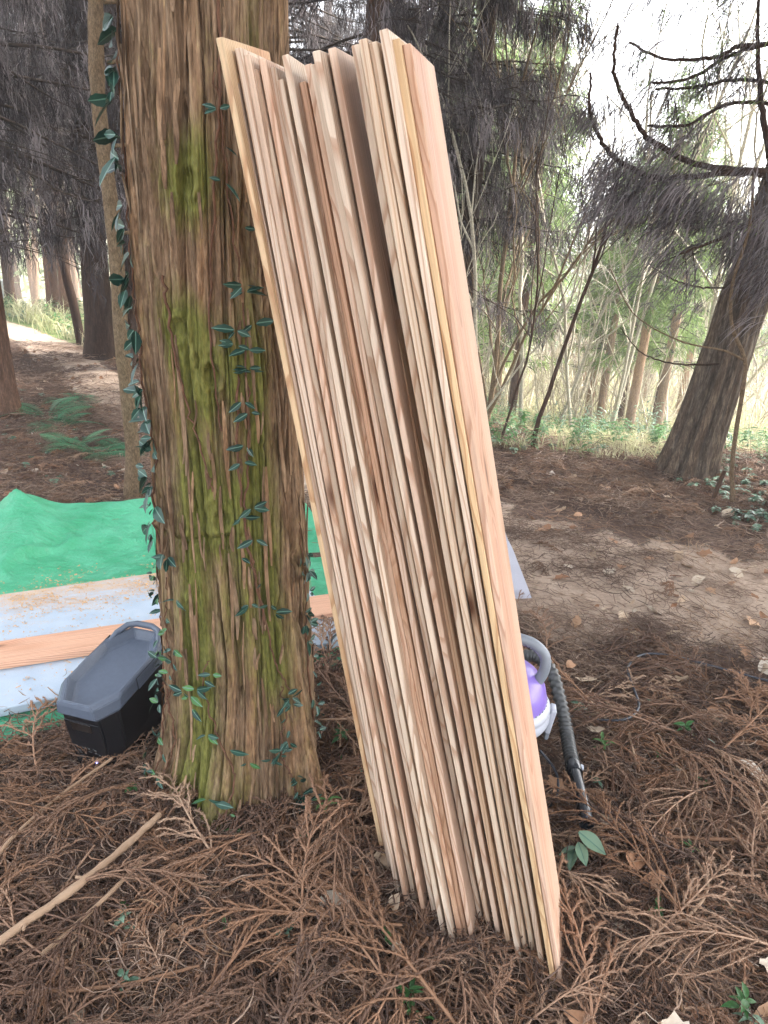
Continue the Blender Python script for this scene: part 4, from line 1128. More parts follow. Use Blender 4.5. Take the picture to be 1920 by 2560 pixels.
def build_seedlings():
    rs = np.random.RandomState(41)
    ms = [sprig_mesh('seedling', 600 + k, 4 + 2 * (k % 3), .038 + .010 * (k % 3), .017 + .005 * (k % 2), .035 + .02 * (k % 3), 'seedling' if k % 3 == 0 else 'ground_ivy' if k % 3 == 1 else 'seedling') for k in range(6)]
    spots = [(-.545, 1.24, 1.0), (-.53, 1.18, 1.1), (-.86, 1.24, .8), (-.66, 1.60, 1.0), (-.16, 1.19, .8), (.075, 1.21, .7), (-.30, 1.22, .8), (-.47, 1.06, .9), (.13, 1.07, .9), (.10, 1.03, 1.0), (.83, 1.04, 1.0), (.80, 1.08, .9), (.155, 1.02, .8),
             (.975, 1.16, .8), (.87, 1.53, .7), (1.02, 1.80, 1.0), (1.10, 1.95, 1.1), (1.06, 2.06, .9), (.93, 1.92, .8), (.74, 2.14, 1.1), (.76, 1.92, .8), (1.00, 2.22, .9), (.70, 1.79, .8), (-.10, 1.86, 1.1), (-.08, 1.80, 1.0), (-.02, 1.72, .9), (-.12, 1.55, 1.0), (-.16, 1.46, 1.0), (-.96, 1.36, .9), (.72, 1.3, .8), (.9, 1.33, .7)]
    for k, (x, y, s) in enumerate(spots):
        o = link('seedling', ms[k % 6], None, (x, y, tz(x, y) + .022), (rs.randn() * .25, rs.randn() * .25, rs.rand() * 6.28)); s *= rs.uniform(.6, .9); o.scale = (s, s, s)
        lab = {0: 'green seedling beside the upper end of the thick pale stick', 4: 'pair of small green leaves in the litter before the big tree', 5: 'green sprout before the left foot of the boards', 10: 'bright green seedling near the lower edge right of the boards', 20: 'dark green seedling between the hose and the cord loop'}.get(k, 'small green seedling poking up through the brown litter')
        tag(o, lab, 'seedling', 'green seedlings in the litter') if k in (0, 4, 5, 10, 20) else tag(o, 'small green seedling poking up through the brown litter', 'seedling', 'green seedlings in the litter')
    # broad leaved plant at the right foot of the boards
    r_ = empty('leafy_plant', (.558, 1.465, .02), 'leafy plant with large oval bluish green leaves below the nozzle tube', 'plant')
    mb = MB(); mb.tube([(0, 0, 0), (-.01, .0, .05), (-.005, .01, .10)], [.002, .002, .0012], 5); link('stem', mb.mesh('stem', [M['vine_stem']], True), r_)
    big = vine_leaf_mesh(.085, .045, 'ground_ivy', .0)
    for (p, rot, s) in (((-.005, .01, .10), (.3, .2, -.7), .95), ((-.005, .0, .075), (.2, .3, -1.4), .7), ((-.012, 0, .05), (.5, .1, -2.0), .75), ((-.01, 0, .045), (.2, .6, 2.6), .6), ((-.008, 0, .06), (.4, .3, -2.9), .6)):
        o = link('leaf', big, r_, p, rot); o.scale = (s, s, s)

def vine_leaf_mesh(L, W, mat, wav=.06):
    """pointed leaf, folded along a pale midrib; lies along +X"""
    k = 8; t = np.linspace(0, 1, k)
    ww = W / 2 * np.sin(np.pi * np.clip(t, .02, .985) ** .82) ** .85 * (1 + wav * np.array([0, 1, -1, 1, -1, 1, -1, 0]))
    mid = np.stack([L * t, 0 * t, -.10 * L * t ** 2], -1); v = .045 * W * (1 - t * .6) + .0004
    rows = [np.stack([L * t, s * ww * f, mid[:, 2] + ww * .38 * f - (.10 * ww if f == 1 else 0)], -1) for s, f in ((-1, 1), (-1, .55))]
    rows.append(np.stack([L * t, -v, mid[:, 2] + .0003], -1)); rows.append(np.stack([L * t, v, mid[:, 2] + .0003], -1))
    rows += [np.stack([L * t, s * ww * f, mid[:, 2] + ww * .38 * f - (.10 * ww if f == 1 else 0)], -1) for s, f in ((1, .55), (1, 1))]
    mb = MB(); V = np.concatenate(rows); F = []; mi = []
    for r_ in range(5):
        for i in range(k - 1):
            F.append((r_ * k + i, r_ * k + i + 1, (r_ + 1) * k + i + 1, (r_ + 1) * k + i)); mi.append(1 if r_ == 2 else 0)
    me = mesh_np('leaf', V, [np.array(F)], [M[mat], M['vine_vein']], mi, True, {'tint': np.full(len(V), .4)})
    return me
build_seedlings()

# ------------------------------------------------------------------ vines climbing the big cedar
def build_vines():
    rs = np.random.RandomState(51)
    LM = {s: [vine_leaf_mesh(l, l * w_, m_) for l, w_ in ((s, .40), (s * .82, .44), (s * .6, .50))] for s, m_ in ((.064, 'vine_leaf'), (.042, 'vine_leaf'), (.038, 'vine_leaf_young'))}
    def surf(deg, z, off=.008):
        cx, cy, r = trunk_at(z); a = R(deg)
        fl = .07 * math.exp(-max(z, 0) / .14)
        rr = r + off + fl
        return np.array([cx + rr * math.cos(a), cy + rr * math.sin(a), z])
    def vine(label, nodes, step, size, dens, out, droop, young=0.0, dz=.0, seed=0, side=0):
        rs = np.random.RandomState(900 + seed)
        base = surf(*nodes[0][:2])
        root = empty('climbing_vine', tuple(base), label, 'vine', 'vines climbing the big cedar')
        P = smooth_path([surf(d, z, .006) for d, z in nodes], 8 * len(nodes))
        P[1:-1] += rs.randn(len(P) - 2, 3) * .003
        mb = MB(); mb.tube(P - base, np.linspace(.0032, .0016, len(P)), 6); link('stem', mb.mesh('stem', [M['vine_stem']], True), root)
        d0 = nodes[0][0]; z = nodes[0][1]
        zs = [n[1] for n in nodes]; ds = [n[0] for n in nodes]
        if zs[0] > zs[-1]: zs, ds = zs[::-1], ds[::-1]
        z = zs[0]
        while z < zs[-1]:
            dd = np.interp(z, zs, ds) + rs.randn() * dens[1]
            if rs.rand() < dens[0]:
                p = surf(dd, z + rs.randn() * .01, .010 + rs.rand() * .012)
                nrm = np.array([math.cos(R(dd)), math.sin(R(dd)), 0]); tan = np.array([-nrm[1], nrm[0], 0])
                for s in ((-1, 1), (-1, 1, 1), (1,), (-1,), (-1, 1), (-1, 1, -1))[rs.randint(6)]:
                    if rs.rand() < .1: continue
                    yg = rs.rand() < young
                    me = LM[.038][rs.randint(3)] if yg else LM[size][rs.randint(3)]
                    dirv = tan * s * rs.uniform(.55, 1.1) + side * tan * .6 + nrm * out * rs.uniform(.1, .9) + np.array([0, 0, -droop * rs.uniform(-.2, 2.4) + .25])
                    X = Vector(dirv).normalized(); up = Vector(nrm * 1.0 + np.array([0, 0, .45]) + rs.randn(3) * .55)
                    Y = up.cross(X).normalized(); Zv = X.cross(Y)
                    o = bpy.data.objects.new('leaf', me); COL.objects.link(o); o.parent = root
                    Mx = Matrix((X, Y, Zv)).transposed().to_4x4(); Mx.translation = Vector(p - base + np.array(dirv) * .006)
                    o.matrix_local = Mx
                    s_ = rs.uniform(.6, 1.2); o.scale = (s_, s_, s_)
            z += step * rs.choice([.35, .6, 1.0, 1.5, 2.2])
    # angles: -90 faces the camera, -180 is the left edge, 0 the right edge
    vine('vine with long pale veined leaves up the left edge of the big cedar', [(-142, .78), (-150, .92), (-142, 1.05), (-152, 1.2), (-150, 1.35), (-156, 1.5), (-164, 1.75), (-168, 1.9)], 0.015, .064, (.95, 8), .8, .6, seed=1, side=-.2)
    vine('sparse vine with small dark leaves up the right front of the big cedar', [(-58, .60), (-62, .75), (-68, .88), (-64, 1.02), (-60, 1.2), (-60, 1.4), (-66, 1.6), (-72, 1.80)], .042, .042, (.70, 4), .25, .5, seed=2)
    vine('dense narrow vine down the far right edge of the big cedar', [(-14, .22), (-18, .45), (-14, .66), (-18, .86)], .019, .042, (.85, 4), .7, .6, seed=3, side=.5)
    vine('vine of mixed bright and dark leaves low on the left front of the cedar', [(-150, .02), (-142, .15), (-146, .30), (-132, .42), (-140, .55), (-135, .72)], .024, .042, (.86, 9), .5, .4, young=.28, seed=4)
    vine('short vine with bright green leaves in the middle of the cedar trunk', [(-88, .06), (-82, .18), (-96, .32), (-104, .45), (-98, .52)], .034, .042, (.8, 8), .35, .35, young=.55, seed=5)
    vine('thick cord of small dark leaves at the lower right of the cedar trunk', [(-40, .02), (-44, .12), (-50, .22), (-46, .34), (-48, .42)], .014, .042, (.85, 4), .4, .6, seed=6)
    vine('vine at the left foot of the cedar beside the power station', [(-178, .26), (-172, .36), (-170, .48), (-168, .60), (-160, .76)], .026, .042, (.8, 10), .9, .4, young=.2, seed=7, side=-.3)
    # bare stems that cross the bark
    for k, (lab, nodes) in enumerate((('bare reddish vine stem crossing the upper left of the trunk', [(-112, 1.44), (-108, 1.30), (-98, 1.12), (-88, .98)]),
                                      ('long bare vine stem running down the right front of the trunk', [(-66, 1.25), (-70, 1.0), (-64, .78), (-52, .52), (-40, .40)]),
                                      ('thin forked bare vine stem high on the right front of the trunk', [(-72, 2.0), (-68, 1.86), (-74, 1.62), (-82, 1.36), (-80, 1.12)]),
                                      ('pale looping bare stem low on the left of the trunk', [(-170, .42), (-140, .34), (-128, .24), (-136, .10), (-140, -.02)]))):
        P = smooth_path([surf(d, z, .007) for d, z in nodes], 40); P += rs.randn(40, 3) * .0022
        mb = MB(); mb.tube(P, np.linspace(.0034, .0018, 40), 6)
        tag(link('vine_stem', mb.mesh('vine_stem', [M['vine_stem']], True)), lab, 'vine')
build_vines()

# ------------------------------------------------------------------ trees
def dead_crown(seed, z0, z1, Rad, nb, dens=26, rib=8, droop=.55, skew=(0, 0), rmin=.5, green=.0, lean=(0, 0), lmul=1.0):
    """dry drooping cedar foliage: thin limbs with hanging tassels; one mesh in tree space"""
    rs = np.random.RandomState(seed); mb = MB()
    anchors = []; dirs = []
    for q in range(nb):
        z = z0 + (z1 - z0) * rs.rand(); az = rs.rand() * 6.283
        L = Rad * rs.uniform(rmin, 1.0); t = np.linspace(0, 1, 9)
        d = np.array([math.cos(az), math.sin(az)])
        up = rs.uniform(-.1, .35)
        bx = L * t; bz = z + L * (up * t - droop * t ** 2 + .35 * t ** 4)
        wob = np.cumsum(rs.randn(9)) * .02 * L
        P = np.stack([d[0] * bx - d[1] * wob + lean[0] * bz, d[1] * bx + d[0] * wob + lean[1] * bz, bz], -1)
        mb.tube(P, np.linspace(.016, .003, 9) * (L / 1.5) ** .5, 4)
        for _ in range(int(dens * L / Rad)):
            f = rs.uniform(.12, 1.0) ** .8; i = min(int(f * 8), 7); g = f * 8 - i
            p = P[i] * (1 - g) + P[i + 1] * g
            lat = rs.randn() * .22 * L * f
            sp = p + np.array([-d[1] * lat + d[0] * abs(lat) * .5, d[0] * lat + d[1] * abs(lat) * .5, -abs(lat) * .35])
            if abs(lat) > .05: mb.tube(np.array([p, (p + sp) / 2 + [0, 0, .03], sp]), [.004, .003, .0015], 3)
            anchors.append(sp); dirs.append((d[0], d[1], f))
    A = np.array(anchors); Dr = np.array(dirs); n = len(A)
    ntw = mb.n
    tint = np.clip(rs.rand(n) ** 2.4 + .10 * vnoise(A[:, 0] * 3 + 50, A[:, 2] * 3 + 50, seed), 0, 1)
    Ar = np.repeat(A, rib, 0) + rs.randn(n * rib, 3) * np.array([.024, .024, .05])
    ll = np.repeat(rs.uniform(.08, .26, n), rib) * rs.uniform(.3, 1.15, n * rib) * lmul
    k = 5; t = np.linspace(0, 1, k)
    out = np.repeat(Dr[:, :2], rib, 0) * .5 + rs.randn(n * rib, 2) * .35
    hx = np.sqrt(t)[None] * .45
    Pth = np.stack([Ar[:, 0:1] + out[:, 0:1] * ll[:, None] * hx, Ar[:, 1:2] + out[:, 1:2] * ll[:, None] * hx, Ar[:, 2:3] - ll[:, None] * t[None]], -1)
    Pth[:, 1:] += rs.randn(n * rib, k - 1, 3) * .010
    W = (.0035 + .0065 * rs.rand(n * rib))[:, None] * np.array([.7, 1, .9, .7, .25])[None]
    an = rs.rand(n * rib) * 6.283
    side = np.stack([np.cos(an), np.sin(an), .25 * rs.randn(n * rib)], -1)
    V, F = ribbons(Pth, W, side)
    tn = np.clip(np.repeat(tint, rib) + rs.randn(n * rib) * .07, 0, 1)
    mb.add(V, F, 1, np.repeat(tn, 2 * k))
    return mb.mesh('crown', [M['twig'], M['dead_foliage']], False, 'tint')

def green_crown(seed, z0, z1, r0, nb, mats=('twig', 'green_foliage'), size=1.0, dens=16, rib=6, dead=.18):
    """a conical conifer crown of small drooping sprays, open enough to see through"""
    rs = np.random.RandomState(seed); mb = MB(); anchors = []; dirs = []
    for q in range(nb):
        f0 = rs.rand() ** .85; z = z0 + (z1 - z0) * f0; az = rs.rand() * 6.283
        L = r0 * (1 - f0) ** .7 * rs.uniform(.55, 1.1) + .25; t = np.linspace(0, 1, 6)
        d = np.array([math.cos(az), math.sin(az)])
        P = np.stack([d[0] * L * t, d[1] * L * t, z + L * (rs.uniform(-.1, .3) * t - .45 * t ** 2 + .3 * t ** 4)], -1)
        mb.tube(P, np.linspace(.025, .006, 6), 3)
        for _ in range(max(3, int(dens * L / r0))):
            f = rs.uniform(.2, 1); i = min(int(f * 5), 4); g = f * 5 - i
            anchors.append(P[i] * (1 - g) + P[i + 1] * g + rs.randn(3) * .10 * L * np.array([1, 1, .5])); dirs.append(d)
    A = np.array(anchors); Dr = np.array(dirs); n = len(A)
    tint = np.clip(.5 + rs.randn(n) * .25, 0, 1)
    Ar = np.repeat(A, rib, 0) + rs.randn(n * rib, 3) * .07 * size
    k = 4; t = np.linspace(0, 1, k); ll = rs.uniform(.14, .34, n * rib) * size
    dv = np.concatenate([np.repeat(Dr, rib, 0) * .6 + rs.randn(n * rib, 2) * .6, rs.uniform(-.8, .25, (n * rib, 1))], 1); dv /= np.linalg.norm(dv, axis=1)[:, None]
    Pth = Ar[:, None] + dv[:, None] * (ll[:, None] * t)[..., None]; Pth[..., 2] -= (ll[:, None] * .45 * t ** 2)
    W = (.016 + .022 * rs.rand(n * rib))[:, None] * np.array([.5, 1, .85, .15])[None] * size
    side = np.cross(dv, rs.randn(n * rib, 3)); side /= np.linalg.norm(side, axis=1)[:, None] + 1e-9
    V, F = ribbons(Pth, W, side)
    isdead = np.repeat(rs.rand(n) < dead, rib)
    mi = np.repeat(np.where(isdead, 2, 1), k - 1)
    mb.add(V, F, 1, np.repeat(np.clip(np.repeat(tint, rib) + rs.randn(n * rib) * .1, 0, 1), 2 * k))
    mb.M[4][-1] = mi
    return mb.mesh('crown', [M[mats[0]], M[mats[1]], M['dead_foliage']], False, 'tint')

def trunk_mesh(h, r0, r1, mat, lean=(0, 0), seed=0, sides=16, flare=.5, nz=34, rough=.06, sway=.0):
    rs = np.random.RandomState(seed)
    z = np.concatenate([[-.35], np.linspace(0, h, nz) ** 1.0]); n = len(z)
    th = np.arange(sides) * 2 * np.pi / sides
    tt = np.clip(z / h, 0, 1)
    r = (r0 + (r1 - r0) * tt) * (1 + flare * np.exp(-np.maximum(z, 0) / (r0 * 1.6)))
    u = np.arange(sides) / sides
    U, Z = np.meshgrid(u, z)
    k1 = max(4, sides // 3)
    rough_ = 1 + rough * 2 * (vnoise((U * k1) % k1, Z * .7 + 30, seed + 1, k1) - .5) + rough * 2.2 * (vnoise((U * sides / 2) % (sides // 2), Z * 2.2 + 30, seed + 2, sides // 2) - .5)
    cx = lean[0] * z + sway * np.sin(z * 1.1 + seed) * np.minimum(z, 1) ; cy = lean[1] * z + sway * np.cos(z * .9 + seed) * np.minimum(z, 1) * .5
    X = cx[:, None] + r[:, None] * rough_ * np.cos(th); Y = cy[:, None] + r[:, None] * rough_ * np.sin(th)
    V = np.stack([X, Y, Z], -1).reshape(-1, 3)
    i = np.arange(n - 1)[:, None] * sides; j = np.arange(sides)[None]; j2 = (j + 1) % sides
    F = np.stack([i + j, i + j2, i + sides + j2, i + sides + j], -1).reshape(-1, 4)
    st = vnoise((U * k1) % k1, Z * .9 + 30, seed + 1, k1).reshape(-1)
    return mesh_np('trunk', V, [F], [M[mat]], None, True, {'strip': st})

def tree(name, x, y, label, trunk, crown=None, group=None, rot=0.0, scale=1.0, cat='tree', lift=0.0):
    r_ = empty(name, (x, y, tz(x, y)), label, cat, group)
    r_.rotation_euler = (0, 0, 0)
    t = link('trunk', trunk, r_)
    if crown is not None:
        c = link('crown', crown, r_, (0, 0, 0), (0, 0, rot))
        c['kind'] = 'stuff'
        c.scale = (scale, scale, scale); c.location.z = lift
    return r_

# dark cedars with dry hanging foliage
CR1 = dead_crown(1, 1.25, 6.0, 2.3, 140, 20, 18)
CR2 = dead_crown(2, 1.15, 6.0, 1.75, 120, 20, 18)
CR3 = dead_crown(9, 1.9, 5.6, 1.2, 120, 22, 18)
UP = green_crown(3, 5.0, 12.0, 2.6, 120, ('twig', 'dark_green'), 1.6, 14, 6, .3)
def dark_cedar(x, y, r, label, crown, rot, bark='bark_dark', lean=(0, 0), seed=0, scale=1.0, up=True, lift=0.0):
    t_ = tree('cedar_tree', x, y, label, trunk_mesh(11, r, r * .45, bark, lean, seed, 18, .35, 40), crown, None, rot, scale, 'tree', lift)
    if up:
        c = link('treetop', UP, t_, (0, 0, 0), (0, 0, rot * 1.7)); c['kind'] = 'stuff'
    return t_
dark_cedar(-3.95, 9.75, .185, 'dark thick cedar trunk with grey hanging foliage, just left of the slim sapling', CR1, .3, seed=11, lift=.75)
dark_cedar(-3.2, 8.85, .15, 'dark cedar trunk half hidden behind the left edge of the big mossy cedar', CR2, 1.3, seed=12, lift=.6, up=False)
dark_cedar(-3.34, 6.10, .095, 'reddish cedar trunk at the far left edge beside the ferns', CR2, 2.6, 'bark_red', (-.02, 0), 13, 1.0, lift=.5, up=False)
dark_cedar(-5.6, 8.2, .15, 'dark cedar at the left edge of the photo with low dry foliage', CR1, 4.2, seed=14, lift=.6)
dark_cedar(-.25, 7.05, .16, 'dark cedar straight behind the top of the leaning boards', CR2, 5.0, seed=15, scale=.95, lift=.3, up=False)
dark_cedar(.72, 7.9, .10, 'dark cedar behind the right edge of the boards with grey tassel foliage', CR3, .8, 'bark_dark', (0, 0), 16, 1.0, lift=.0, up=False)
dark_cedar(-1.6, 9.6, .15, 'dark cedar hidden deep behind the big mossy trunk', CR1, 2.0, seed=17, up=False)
# the living tops overhead: they shade the work place while the slope beyond lies open
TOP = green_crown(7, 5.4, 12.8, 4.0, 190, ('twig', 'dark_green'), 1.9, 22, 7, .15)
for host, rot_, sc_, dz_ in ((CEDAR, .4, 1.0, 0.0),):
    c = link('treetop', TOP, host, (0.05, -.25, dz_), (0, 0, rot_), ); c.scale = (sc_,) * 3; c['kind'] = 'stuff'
def stand_in_left():
    rs = np.random.RandomState(5)
    tm = [trunk_mesh(12, .12, .06, 'bark_red' if k else 'bark_dark', (0, 0), 40 + k, 12, .3, 20) for k in range(2)]
    spots = [(-8.9, 17.0, 'third', 0), (-6.75, 14.5, '', 1), (-6.35, 14.2, '', 1), (-8.3, 14.8, '', 0), (-11.3, 19.5, '', 1), (-5.2, 16.5, '', 0), (-3.2, 15.5, '', 1), (-1.8, 18.0, '', 0), (-7.2, 21, '', 1), (-10.2, 25, '', 0), (0.2, 16, '', 1)]
    for k, (x, y, _, m_) in enumerate(spots):
        tree('cedar_tree', x, y, 'slim brown cedar trunk standing on the grassy bank at far left', tm[m_], CR2 if k % 2 else CR1, 'cedars on the grassy bank', rs.rand() * 6, .8 + .2 * rs.rand(), 'tree', 1.6 + rs.rand())
stand_in_left()

def build_thin_tree():
    r_ = empty('slender_tree', (-1.56, 4.14, tz(-1.56, 4.14)), 'slim straight smooth brown tree just left of the big mossy cedar', 'tree')
    rs = np.random.RandomState(4); n = 60
    z = np.linspace(-.2, 6, n); P = np.stack([.016 * np.sin(z * 2.1) + .01 * np.sin(z * 5), .01 * np.cos(z * 1.7), z], -1)
    rad = (.043 - .0025 * z) * (1 + .05 * rs.randn(n)); rad += .02 * np.exp(-np.maximum(z, 0) / .15)
    mb = MB(); mb.tube(P, rad, 14)
    link('trunk', mb.mesh('trunk', [M['bark_thin']], True), r_)
    for z0, az, l in ((2.62, .2, .30), (2.36, .1, .22), (1.98, .3, .16), (1.55, .1, .14), (2.75, 3.0, .5)):
        mb = MB(); d = np.array([math.cos(az), math.sin(az), .12]); p = np.array([0, 0, z0]) + d * .03
        mb.tube([p, p + d * l * .5, p + d * l + [0, 0, .03]], [.011, .009, .006], 7, cap=True)
        link('branch_stub', mb.mesh('branch_stub', [M['bark_thin']], True), r_)
build_thin_tree()

def build_pale_snag():
    x, y = -4.75, 11.0
    r_ = empty('dead_tree', (x, y, tz(x, y)), 'crooked dead sapling with a peeling whitish top on the bank at left', 'tree')
    mb = MB(); P = smooth_path([(0, 0, -.1), (-.06, 0, .5), (-.16, 0, 1.1), (-.22, 0, 1.5)], 16); mb.tube(P, np.linspace(.075, .06, 16), 8); link('trunk', mb.mesh('trunk', [M['bark_dark']], True), r_)
    mb = MB(); P = smooth_path([(-.22, 0, 1.5), (-.38, 0, 1.9), (-.75, .1, 2.35), (-1.05, .1, 2.75), (-1.1, .1, 3.0)], 16); mb.tube(P, np.linspace(.055, .02, 16), 8)
    mb.tube(smooth_path([(-.30, 0, 1.7), (-.12, 0, 2.0), (-.05, .0, 2.4)], 8), np.linspace(.035, .012, 8), 6); link('snapped_top', mb.mesh('snapped_top', [M['bark_pale']], True), r_)
build_pale_snag()

# the leaning cedar at right, with its upswept limbs
def build_right_cedar():
    x, y = 2.37, 5.50; z0 = tz(x, y)
    r_ = empty('cedar_tree', (x, y, z0), 'leaning dark cedar with a broad trunk and upswept limbs at right', 'tree')
    L = (.140, .0)
    link('trunk', trunk_mesh(12, .170, .05, 'bark_right', L, 71, 96, .38, 230, .11), r_)
    base = np.array([x, y, z0])
    limbs = [
        [(2.72, 5.5, 2.2), (2.37, 5.2, 2.16), (1.89, 5.1, 2.17), (1.65, 5.0, 2.23), (1.48, 4.9, 2.28), (1.33, 4.8, 2.39), (1.2, 4.7, 2.51), (1.14, 4.6, 2.6), (1.12, 4.55, 2.75)],
        [(2.72, 5.5, 2.05), (2.32, 5.2, 2.15), (1.69, 5.1, 2.08), (1.43, 5.0, 2.12), (1.27, 4.9, 2.18), (1.13, 4.8, 2.3), (1.06, 4.7, 2.39), (1.03, 4.65, 2.55)],
        [(2.8, 5.5, 2.95), (2.11, 5.2, 2.87), (1.89, 5.1, 2.77), (1.56, 5.0, 2.72), (1.3, 4.95, 2.78)],
        [(2.8, 5.5, 3.05), (2.1, 5.25, 2.85), (1.75, 5.1, 2.65), (1.5, 5.05, 2.6)],
        [(2.75, 5.5, 2.6), (2.1, 5.2, 2.55), (1.77, 5.1, 2.39), (1.5, 5.0, 2.36)],
        [(2.78, 5.5, 2.7), (2.12, 5.2, 2.68), (1.79, 5.1, 2.6), (1.55, 5.1, 2.58)],
        [(2.85, 5.5, 3.3), (2.3, 5.3, 3.25), (1.8, 5.2, 3.15), (1.5, 5.1, 3.2)],
        [(2.66, 5.4, 1.95), (2.3, 5.0, 1.85), (2.0, 4.8, 1.72), (1.75, 4.75, 1.62)],
        [(2.66, 5.4, 1.85), (2.5, 5.0, 1.75), (2.45, 4.7, 1.62), (2.3, 4.5, 1.55)],
        [(2.6, 5.5, 1.45), (2.2, 5.35, 1.42), (1.95, 5.3, 1.46), (1.75, 5.3, 1.56)],
        [(2.5, 5.4, .9), (2.1, 5.3, .88), (1.8, 5.25, .95), (1.6, 5.2, 1.12)],
        [(2.72, 5.4, 1.6), (3.0, 5.1, 1.5), (3.3, 5.0, 1.45)],
        [(2.66, 5.45, 1.95), (2.42, 5.3, 2.3), (2.24, 5.22, 2.65), (2.12, 5.2, 3.1), (2.08, 5.2, 3.8)],
    ]
    rs = np.random.RandomState(72); fol = MB(); A = []; gA = []
    for q, pts in enumerate(limbs):
        P = smooth_path(np.array(pts) - base, 8 * len(pts)); n = len(P); P[2:] += rs.randn(n - 2, 3) * .0025
        r0 = [.024, .022, .016, .015, .014, .013, .015, .016, .014, .009, .008, .012, .030][q]
        mb = MB(); mb.tube(P, np.linspace(r0, .007 if q < 9 else .003, n), 7); link('branch', mb.mesh('branch', [M['bark_dark']], True), r_)
        if q > 8: continue
        cnt = [7, 14, 6, 5, 5, 5, 7, 11, 7][q]
        for _ in range(cnt):
            f = rs.uniform(.22, .86 if q in (0, 1) else 1.0); i = int(f * (n - 1)); p = P[i]
            v = np.array([rs.uniform(-.35, .15), rs.uniform(-.5, .35), rs.uniform(-.42, .04)]) * rs.uniform(.4, 1.15)
            if q in (0, 1) and f > .55: v *= .3
            if q in (2, 3, 4, 5, 6): v *= .55
            s_ = p + v; mid = p + v * .5 + [0, 0, .05]
            fol.tube(np.array([p, mid, s_]), [.006, .004, .002], 3)
            for g in np.linspace(.25, 1, 5):
                pp = (p * (1 - g) ** 2 + 2 * mid * g * (1 - g) + s_ * g * g)
                (gA if (q in (2, 3, 6) and rs.rand() < .45) or rs.rand() < .10 else A).append(pp + rs.randn(3) * .04)
    # the big grey drape under limb two
    for _ in range(290):
        c = np.array([1.62 + rs.randn() * .33 + .1, 4.98 + rs.randn() * .22, 1.92 + rs.randn() * .12]); A.append(c + np.array([0, 0, -.30 * abs(c[0] - 1.5) * 0]) - base)
    for _ in range(120):
        c = np.array([2.25 + rs.randn() * .26, 4.98 + rs.randn() * .2, 1.80 + rs.randn() * .17]); A.append(c - base)
    for _ in range(40):
        c = np.array([1.95 + rs.randn() * .30, 5.0 + rs.randn() * .2, 2.72 + rs.randn() * .16]); (gA if rs.rand() < .5 else A).append(c - base)
    for lst, m_, ll, rib in ((A, 1, (.05, .17), 13), (gA, 2, (.08, .2), 8)):
        A_ = np.array(lst); n = len(A_)
        Ar = np.repeat(A_, rib, 0) + rs.randn(n * rib, 3) * .035
        l_ = np.repeat(rs.uniform(ll[0], ll[1], n), rib) * rs.uniform(.5, 1.1, n * rib)
        k = 5; t = np.linspace(0, 1, k)
        dr = np.repeat(np.array([-.55, -.1])[None] + rs.randn(n, 2) * .35, rib, 0) + rs.randn(n * rib, 2) * .25
        Pth = np.stack([Ar[:, 0:1] + dr[:, 0:1] * l_[:, None] * t ** .7, Ar[:, 1:2] + dr[:, 1:2] * l_[:, None] * t ** .7, Ar[:, 2:3] - l_[:, None] * (t ** 1.3 if m_ == 1 else .5 * t)], -1)
        W = (.003 + .005 * rs.rand(n * rib))[:, None] * np.array([.7, 1, .9, .7, .25])[None]
        an = rs.rand(n * rib) * 6.283
        V, F = ribbons(Pth, W, np.stack([np.cos(an), np.sin(an), .3 * rs.randn(n * rib)], -1))
        tn = np.clip(np.repeat(rs.rand(n) ** 1.2, rib) * .8 + .15 + rs.randn(n * rib) * .07, 0, 1)
        fol.add(V, F, m_, np.repeat(tn, 2 * k))
    c = link('crown', fol.mesh('crown', [M['twig'], M['dead_foliage'], M['green_foliage']], False, 'tint'), r_); c['kind'] = 'stuff'
    return r_
RIGHT = build_right_cedar()
c = link('treetop', TOP, RIGHT, (1.0, 0, .4), (0, 0, 2.2)); c.scale = (.85, .85, .95); c['kind'] = 'stuff'

# unseen cedars added right of the camera to keep the sun off the clearing
for x_, y_, rt_, s_ in ((5.0, 2.7, .5, 1.0), (7.4, 4.6, 2.5, 1.0), (4.6, .3, 4.0, .95)):
    t_ = tree('cedar_tree', x_, y_, 'unseen tall dark cedar added beyond the right edge to block the sun', trunk_mesh(12, .2, .05, 'bark_dark', (0, 0), 61, 16, .35, 30), None, 'added sun-blocking cedars at the right')
    for dz_, r2 in (((0.0, 0.0), (-1.2, 1.1)) if x_ == 5.0 else ((0.0, 0.0),)):
        c = link('treetop', TOP, t_, (0, 0, dz_), (0, 0, rt_ + r2)); c.scale = (s_,) * 3; c['kind'] = 'stuff'

